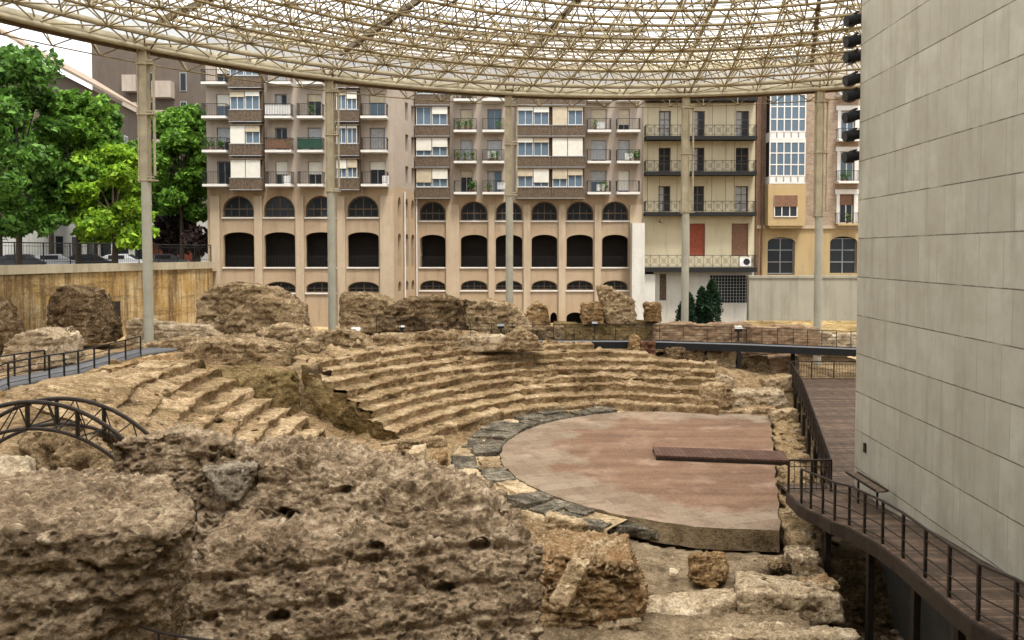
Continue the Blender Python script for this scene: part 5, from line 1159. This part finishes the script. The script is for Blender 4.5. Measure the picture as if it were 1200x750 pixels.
# glazed bay
yb0 = YR - 1.1
for (zt, zb_, nm) in ((fz(112, YR), fz(164, YR), 0), (fz(167, YR), fz(215, YR), 1), (fz(60, YR), fz(110, YR), 2)):
    x0, x1 = fx(895.5, YR), fx(937, YR); b = MB().box(x0, x1, yb0, YR - .001, zb_ - .12, zb_ + .062).box(x0, x1, yb0 + .02, YR - .001, zb_ + .061, zb_ + .55).build('glazed_bay', M['white'], bh); MB().box(x0, x1, yb0, YR - .001, zt - .06, zt + .1).build('bay_cornice', M['white'], b)
    glazing(b, x0, x1, zb_ + .551, zt - .061, yb0, 5, 3, 'white', 'glassblue', .10, 'bay_window')
    for i in range(6): x = x0 + (x1 - x0) * i / 5; MB().box(x - .04, x + .04, yb0 - .02, yb0 + .019, zb_ + .061, zb_ + .55).build('panel_moulding', M['greyfr'], b)
    MB().box(x0 + .05, x1 - .05, yb0 + .3, YR - .01, zb_ + .56, zt - .07).build('bay_dark', M['darkroom'], b)
bx = MB().box(fx(894.5, YR), fx(937.5, YR), YR - 1.15, YR - .09, fz(265, YR), fz(217, YR)).box(fx(897, YR), fx(935, YR), YR - 1.0, YR - .09, fz(268, YR), fz(265, YR) - .002).build('ochre_bay', M['ochrewall'], bh)
glazing(bx, fx(901, YR), fx(928, YR), fz(255, YR), fz(230, YR), YR - 1.22, 3, 1, 'white', 'glass', .08, 'bay_window', .52, 'brown')
for k, (a, b) in enumerate(((90, 112), (130, 164), (178, 213), (228, 262))):
    glazing(bh, fx(983, YR) + .01, fx(999, YR) - .01, fz(b, YR) + .01, fz(a, YR) - .01, YR + .15, 2, 1, 'white', 'glassblue' if k < 3 else 'glass', .09, 'balcony_door', .35 if k in (1, 3) else 0, 'blind' if k == 1 else 'brown')
    MB().box(fx(979, YR), fx(982.6, YR), YR - .06, YR - .002, fz(b, YR), fz(a - 4, YR)).box(fx(999.4, YR), fx(1004, YR), YR - .06, YR - .002, fz(b, YR), fz(a - 4, YR)).box(fx(977, YR), fx(1006, YR), YR - .09, YR - .061, fz(a - .5, YR), fz(a - 6, YR)).build('surround', M['white'], bh)
    balcony(bh, fx(977, YR), fx(1004, YR), fz(b, YR), YR, dep=.8, h=.95, slab=.2, smat='white' if k < 3 else 'ochrewall')
shell(bh, fx(884.5, YR), fx(1130, YR), ZB, fz(50, YR), YR, 12, M['brick'], 1.2)
# concrete retaining wall in front
cw = MB().box(fx(878, 66), fx(1150, 66), 66, 66.6, ZB, fz(326, 66)).box(fx(877.5, 66), fx(1150, 66), 65.93, 66.67, fz(326, 66) + .002, fz(323, 66)).build('retaining_wall', M['concrete']); tag(cw, 'pale concrete retaining wall below the bay-window house', 'wall')
gv = MB().poly([(fx(870, 66), 65.9, fz(377, 66) + .1), (fx(1150, 66), 65.9, fz(377, 66) + .1), (fx(1150, 60), 58, 2.6), (fx(870, 60), 58, 2.6)]).build('verge', M['rockmoss']); tag(gv, kind='structure')
# shrubs in front of the white base wall
def cypress(px0, px1, ytop, Y, label, seed):
    x = fx((px0 + px1) / 2, Y); w = (px1 - px0) / F * Y / 2; zt = fz(ytop, Y); zb = tz(x, Y) - .1; t = empty('cypress_shrub', (x, Y, zb), label, 'shrub', 'dark cypress shrubs by the white wall')
    MB().tube((x, Y, zb), (x, Y, zb + (zt - zb) * .7), .09, 6, .03).build('trunk', M['bark'], t); r = np.random.default_rng(seed); n = 5200; h = r.random(n) ** .8; rad = w * np.sqrt(np.sin(np.clip(h * .86 + .14, 0, 1) * pi)) * (1 - .35 * h) * 1.05; a = r.random(n) * 2 * pi
    lump = 1 + .28 * np.sin(a * 3 + h * 9 + seed) + .12 * np.sin(a * 7 - h * 23); q = np.sqrt(r.uniform(.35, 1, n)); C = np.stack([x + np.cos(a) * rad * q * lump, Y + np.sin(a) * rad * q * lump, zb + h * (zt - zb) * 1.0], 1) + r.normal(size=(n, 3)) * .05; C = C[fbm(C, 1.7, 3, seed) > -.42]
    link('foliage', leaf_mesh('foliage', C, .10, M['leaf4'], seed=seed), t)
cypress(794, 817, 342, 66.5, 'dark cypress shrub half behind the fourth tall post', 1); cypress(814, 832, 337, 66.5, 'slim dark cypress shrub in the middle of the three', 2); cypress(824, 846, 328, 66.2, 'tallest dark cypress shrub under the window grid', 3)

# ================================================================== STREET SIDE (left)
def lw(px, Y): return (fx(px, Y), Y)
A0 = np.array(lw(249, 63.5)); A1 = np.array((-30.2, 44.0)); A2 = np.array((-34.5, 12.0))
ZT = 8.25
rw = empty('retaining_wall', (A0[0], A0[1], 3), 'tall stained yellow concrete wall holding up the street', 'wall')
def wallslab(a, b, z0, z1, th, mat, name, off=0, parent=rw):
    d = b - a; d = d / np.linalg.norm(d); nrm = np.array((-d[1], d[0])); nrm = nrm if nrm[0] < 0 else -nrm
    a2 = a - nrm * off; b2 = b - nrm * off; mb = MB(); mb.prism([tuple(a2), tuple(b2), tuple(b2 + nrm * th), tuple(a2 + nrm * th)], z0, z1); return mb.build(name, mat, parent)
for a, b in ((A0, A1), (A1, A2)):
    wallslab(a, b, 1.5, ZT - .55, .5, M['stained'], 'wall'); wallslab(a, b, ZT - .548, ZT, .45, M['parapet'], 'parapet', .12)
# openings and stains built in: dark doorway niche
d = (A1 - A0) / np.linalg.norm(A1 - A0); q = A0 + (A1 - A0) * .50; nrm = np.array((-d[1], d[0])); nrm = nrm if nrm[0] > 0 else -nrm
mb = MB(); a = q; b = q + d * 1.3; mb.prism([tuple(a), tuple(b), tuple(b + nrm * .03), tuple(a + nrm * .03)], 3.0, 5.6); mb.build('doorway', M['darkroom'], rw)
street = MB(); street.poly([(A0[0], A0[1], 7.45), (A1[0], A1[1], 7.45), (A2[0], A2[1], 7.45), (-120, 12, 7.45), (-120, 190, 7.45), (A0[0] + 1, 190, 7.45)]); tag(street.build('street', M['asphalt']), kind='structure')
pv = MB(); off = np.array((-.5, .3)); pv.prism([tuple(A0 + off), tuple(A1 + off), tuple(A1 + (-3.2, 0)), tuple(A0 + (-3.2, 3))], 7.452, 7.57); tag(pv.build('pavement', M['concrete']), kind='structure')
fp = []
for a, b in ((A0, A1), (A1, A2)):
    n = int(np.linalg.norm(b - a) / 2.0)
    for i in range(n): q = a + (b - a) * i / n; fp.append((q[0] - .15, q[1] + .1, ZT + .002))
railing('street_railing', fp, 'black bar railing on top of the stained street wall', 1.35, mid=(.12, .85), bal=.2, mat='railblack')
# trees
def tree(px, Y, r_, ztop, zlow, mat, label, seed, n=9000, lean=0, sz=.17, name='street_tree'):
    x = fx(px, Y); zb = 7.45; t = empty(name, (x, Y, zb), label, 'tree'); r = np.random.default_rng(seed); rr = random.Random(seed)
    mb = MB(); p = np.array((x, Y, zb)); k = np.array((x + lean * .5, Y, zlow + (ztop - zlow) * .25)); mb.tube(p, (p + k) / 2 + (.05, .05, 0), .22, 9, .18); mb.tube((p + k) / 2 + (.05, .05, 0), k, .18, 9, .12)
    cl = []
    nb = 15
    for i in range(nb):
        hz = (i + .5) / nb; a = i * 2.4 + rr.uniform(-.3, .3); rad = r_ * math.sqrt(max(.05, math.sin(pi * (.12 + .83 * hz)))) * rr.uniform(.45, .8); c = np.array((x + lean + cos(a) * rad, Y + sin(a) * rad, zlow + (ztop - zlow) * (.06 + .84 * hz))); cl.append((c, r_ * rr.uniform(.3, .5)))
        m = k + (c - k) * .5 + np.array((0, 0, .3)); mb.tube(k, m, .09, 6, .06); mb.tube(m, c, .06, 5, .02)
    mb.build('trunk', M['bark'], t); C = []
    per = n // nb
    for c, s in cl:
        d_ = r.normal(size=(per, 3)); d_ /= np.linalg.norm(d_, axis=1, keepdims=True); q = c + d_ * s * (r.random((per, 1)) ** .45) * np.array((1, 1, .75)); q += fbm(q, 1.3, 2, seed)[:, None] * .5; C.append(q)
    C = np.concatenate(C); keep = fbm(C, 1.1, 3, seed + 3) > -.20; C = C[keep]
    link('crown', leaf_mesh('crown', C, sz, M[mat], seed=seed), t)
tree(22, 52, 3.6, 23.6, 10.2, 'leaf1', 'tall dark green street tree at the left edge', 1, 19000, sz=.2)
tree(-18, 46, 2.6, 19, 9.8, 'leaf1', 'dark street tree cut by the left edge of the view', 2, 6000)
tree(92, 56, 3.2, 21.3, 10.8, 'leaf2', 'mid green street tree below the tiled roof', 3, 18000, sz=.2)
tree(60, 62, 3.0, 19.5, 11.5, 'leaf1', 'dark green street tree behind the mid green one', 4, 14000, sz=.2)
tree(134, 55, 2.8, 17.0, 9.6, 'leaf3', 'bright yellow-green street tree left of the first tall post', 5, 16000, sz=.19)
tree(213, 68, 2.9, 22.6, 11.6, 'leaf2', 'leafy green street tree right of the first tall post', 6, 19000, sz=.2)
tree(228, 72, 2.5, 23.5, 14, 'leaf1', 'dark street tree touching the arcaded building', 7, 7000)
tree(205, 70, 2.2, 12.6, 9.2, 'leaf5', 'small dark purple-leaved tree beside the street', 8, 6000, name='purple_tree')
tree(232, 66, 1.3, 11.3, 9.0, 'leaf5', 'low purple-leaved tree next to the arcaded building', 9, 3000, name='purple_tree')
tree(0, 66, 4.2, 22.5, 10.8, 'leaf2', 'broad green street tree far back at the left edge', 10, 16000, sz=.24)
tree(112, 72, 4.0, 23.6, 11.5, 'leaf1', 'dark street tree far back in front of the tiled house', 11, 16000, sz=.24)
tree(168, 78, 3.6, 20.5, 12, 'leaf2', 'green street tree far back behind the first tall post', 12, 12000, sz=.24)
# parked cars
def car(x, y, rz, paint, label, proto=[None]):
    m = plain('car_paint', paint, .3, .2, .05, 1, .5)
    t = empty('parked_car', (x, y, 7.45), label, 'car', 'cars parked along the street', rz)
    prof = [(-2.1, .35), (-2.15, .75), (-1.9, .92), (-1.2, .98), (-.55, 1.42), (.75, 1.45), (1.45, 1.02), (2.05, .85), (2.12, .4)]
    def ext(pr, w0, w1, nm, mat, parent, bev=.06):
        mb = MB(); n = len(pr); mb.v = [(px, -w0, pz) for px, pz in pr] + [(px, w0, pz) for px, pz in pr]; mb.f = [tuple(range(n)), tuple(range(2 * n - 1, n - 1, -1))] + [(i, (i + 1) % n, n + (i + 1) % n, n + i) for i in range(n)]; return mb.build(nm, mat, parent, True, bev)
    ext([(-2.1, .32), (-2.16, .72), (-1.95, .92), (1.45, .98), (2.05, .82), (2.12, .36)], .85, .85, 'body', m, t); ext([(-1.55, .93), (-.7, 1.40), (.7, 1.44), (1.55, .97)], .72, .72, 'cabin', m, t, .08)
    MB().box(-.62, .62, -.735, .735, 1.02, 1.33).build('side_window', M['glass'], t, True); MB().prism([(.82, -.62), (1.5, -.62), (1.5, .62), (.82, .62)], [1.37, .99, .99, 1.37], [1.40, 1.03, 1.03, 1.40]).build('windscreen', M['glass'], t, True)
    for sx in (-1.3, 1.35):
        for sy in (-.84, .84): w = MB().tube((sx, sy - .1, .32), (sx, sy + .1, .32), .32, 18).build('wheel', M['tyre'], t, True); MB().tube((sx, sy - .11, .32), (sx, sy + .11, .32), .18, 12).build('rim', M['greyfr'], w, True)
    for sy in (-.6, .6): MB().box(2.06, 2.13, sy - .16, sy + .16, .58, .72).build('headlight', M['white'], t, True)
for px, Y, c, lab in ((22, 60, (.03, .03, .035), 'black car parked left of the silver one'), (60, 61, (.42, .42, .43), 'silver car parked behind the railing'), (100, 62.5, (.025, .025, .03), 'dark car parked between the silver and white ones'), (140, 64, (.6, .6, .6), 'white car parked near the first tall post'), (192, 68, (.10, .10, .11), 'grey car parked below the green tree')):
    car(fx(px, Y), Y, R(random.uniform(5, 25)), c, lab)
# buildings behind the trees
ob = empty('old_house', (-47, 86, 7.45), 'old brown house with a pale tiled roof behind the trees', 'building')
a, b = np.array((-44.0, 73.0)), np.array((-47.6, 100.0)); dd = (b - a) / np.linalg.norm(b - a); ln = np.linalg.norm(b - a); nn = np.array((-dd[1], dd[0])); ze = 26.6
MB().prism([tuple(a), tuple(b), tuple(b + nn * 12), tuple(a + nn * 12)], 12.2, ze).build('wall', M['oldwall'], ob)
MB().prism([tuple(a), tuple(b), tuple(b + nn * 12), tuple(a + nn * 12)], 7.45, 12.197).build('ground_floor_wall', M['whitewall'], ob)
q0, q1 = a - dd * .5 - nn * .9, b + dd * .5 - nn * .9
MB().prism([tuple(q0), tuple(q1), tuple(q1 + nn * 7.4), tuple(q0 + nn * 7.4)], [ze, ze, ze + 4.6, ze + 4.6], [ze + .3, ze + .3, ze + 4.9, ze + 4.9]).build('roof', M['tile'], ob)
for i in range(7):
    for z in (14, 17.5, 21):
        c = a + dd * (2 + i * 3.6); mb = MB(); mb.prism([tuple(c - nn * .04), tuple(c + dd * 1.3 - nn * .04), tuple(c + dd * 1.3 + nn * .02), tuple(c + nn * .02)], z, z + 2.1); w = mb.build('window', M['white'], ob)
        e = c + dd * .1; MB().prism([tuple(e - nn * .06), tuple(e + dd * 1.1 - nn * .06), tuple(e + dd * 1.1), tuple(e)], z + .1, z + 2).build('pane', M['glass'], w)
        mb = MB(); g0 = c - dd * .2 - nn * .6
        mb.prism([tuple(g0), tuple(g0 + dd * 1.7), tuple(g0 + dd * 1.7 + nn * .6), tuple(g0 + nn * .6)], z - .2, z - .05); 
        for j in range(9): p = g0 + dd * 1.7 * j / 8; mb.box(p[0] - .015, p[0] + .015, p[1] - .015, p[1] + .015, z - .05, z + .9)
        mb.beam((*g0, z + .9), (*(g0 + dd * 1.7), z + .9), .05, .05); mb.build('balcony', M['railblack'], ob)
    c = a + dd * (1.5 + i * 3.6); MB().prism([tuple(c - nn * .05), tuple(c + dd * 1.5 - nn * .05), tuple(c + dd * 1.5), tuple(c)], 7.6, 10.6).build('shop_door', M['glass'], ob)
tw = empty('brown_tower', (-46, 118, 7.45), 'dark brown apartment tower with boxy beige balconies behind the trees', 'building')
MB().box(fx(112, 112), fx(228, 112), 112, 126, 7.45, fz(50, 112)).build('wall', M['oldwall'], tw)
for px, w, ys in ((186, 22, (97, 131, 165)), (152, 16, (90, 122, 154))):
    for y_ in ys: o = MB().box(fx(px, 112), fx(px + w, 112), 110.6, 111.99, fz(y_ + 19, 112), fz(y_, 112)).build('balcony', M['stuccoup'], tw)
for px in (176, 214):
    for y_ in (85, 119, 153): w = MB().box(fx(px, 112), fx(px + 8, 112), 111.93, 111.995, fz(y_ + 22, 112), fz(y_, 112)).build('window', M['greyfr'], tw); MB().box(fx(px + 1, 112), fx(px + 7, 112), 111.90, 111.929, fz(y_ + 21, 112), fz(y_ + 1, 112)).build('pane', M['glass'], w)
wb = empty('white_building', (-33, 95, 7.45), 'white low building with dark shopfront behind the parked cars', 'building')
MB().box(fx(20, 84) , fx(242, 84), 86, 96, 7.45, 14.0).build('wall', M['whitewall'], wb)
for i in range(10): x = fx(28 + i * 21, 85); MB().box(x, x + 1.2, 85.9, 85.997, 7.5, 11.4).build('door', M['glass'], wb)
rk = empty('red_kiosk', (fx(205, 78), 78, 7.45), 'low red-brown kiosk with a white poster beside the street', 'kiosk')
MB().box(fx(178, 78), fx(226, 78), 78, 80, 7.45, fz(276, 78)).build('body', M['red'], rk); MB().box(fx(177, 78), fx(227, 78), 77.8, 80.2, fz(276, 78) + .002, fz(274, 78)).build('roof', M['greyfr'], rk); MB().box(fx(207, 78), fx(214, 78), 77.95, 77.998, fz(296, 78), fz(281, 78)).build('poster', M['white'], rk)

# ================================================================== LIGHT
world = bpy.data.worlds.new('World'); S.world = world; world.use_nodes = True; nt = world.node_tree; nt.nodes.clear()
SUN_EL, SUN_AZ = 70, 150         # azimuth measured from +Y towards +X
sky = nt.nodes.new('ShaderNodeTexSky'); sky.sky_type = 'NISHITA'; sky.sun_disc = False; sky.sun_elevation = R(SUN_EL); sky.sun_rotation = R(SUN_AZ); sky.dust_density = 4; sky.air_density = 1
hsv = nt.nodes.new('ShaderNodeHueSaturation'); hsv.inputs['Saturation'].default_value = .35; hsv.inputs['Value'].default_value = 1.0; nt.links.new(sky.outputs[0], hsv.inputs['Color'])
tc = nt.nodes.new('ShaderNodeTexCoord'); cl = noise(nt, tc.outputs['Generated'], 3.2, 6, .6)
cm = ramp(nt, cl, [(.38, 0), (.58, 1)])
shade = ramp(nt, noise(nt, tc.outputs['Generated'], 5.5, 6, .65), [(.3, (3.4, 3.55, 3.75)), (.65, (6.6, 6.7, 6.8))])
c = mix(nt, cm, hsv.outputs[0], shade)
bg = nt.nodes.new('ShaderNodeBackground'); bg.inputs[1].default_value = .15; nt.links.new(c, bg.inputs[0]); wo = nt.nodes.new('ShaderNodeOutputWorld'); nt.links.new(bg.outputs[0], wo.inputs[0])
sd = bpy.data.lights.new('sun', 'SUN'); sd.energy = 2.6; sd.angle = R(12); sd.color = (1, .95, .87); so = bpy.data.objects.new('sun', sd); COL.objects.link(so)
v = Vector((sin(R(SUN_AZ)) * cos(R(SUN_EL)), cos(R(SUN_AZ)) * cos(R(SUN_EL)), sin(R(SUN_EL)))); so.rotation_euler = v.to_track_quat('Z', 'Y').to_euler(); so.location = (0, 0, 60)
vs = S.view_settings; vs.view_transform = 'Standard'; vs.look = 'None'; vs.gamma = 1; vs.use_curve_mapping = False; vs.exposure = 1.33
S.cycles.max_bounces = 6; S.cycles.diffuse_bounces = 3; S.cycles.transparent_max_bounces = 12; S.cycles.transmission_bounces = 4; S.cycles.glossy_bounces = 2
S.cycles.use_denoising = True; S.cycles.sample_clamp_indirect = 6; S.cycles.caustics_reflective = False; S.cycles.caustics_refractive = False
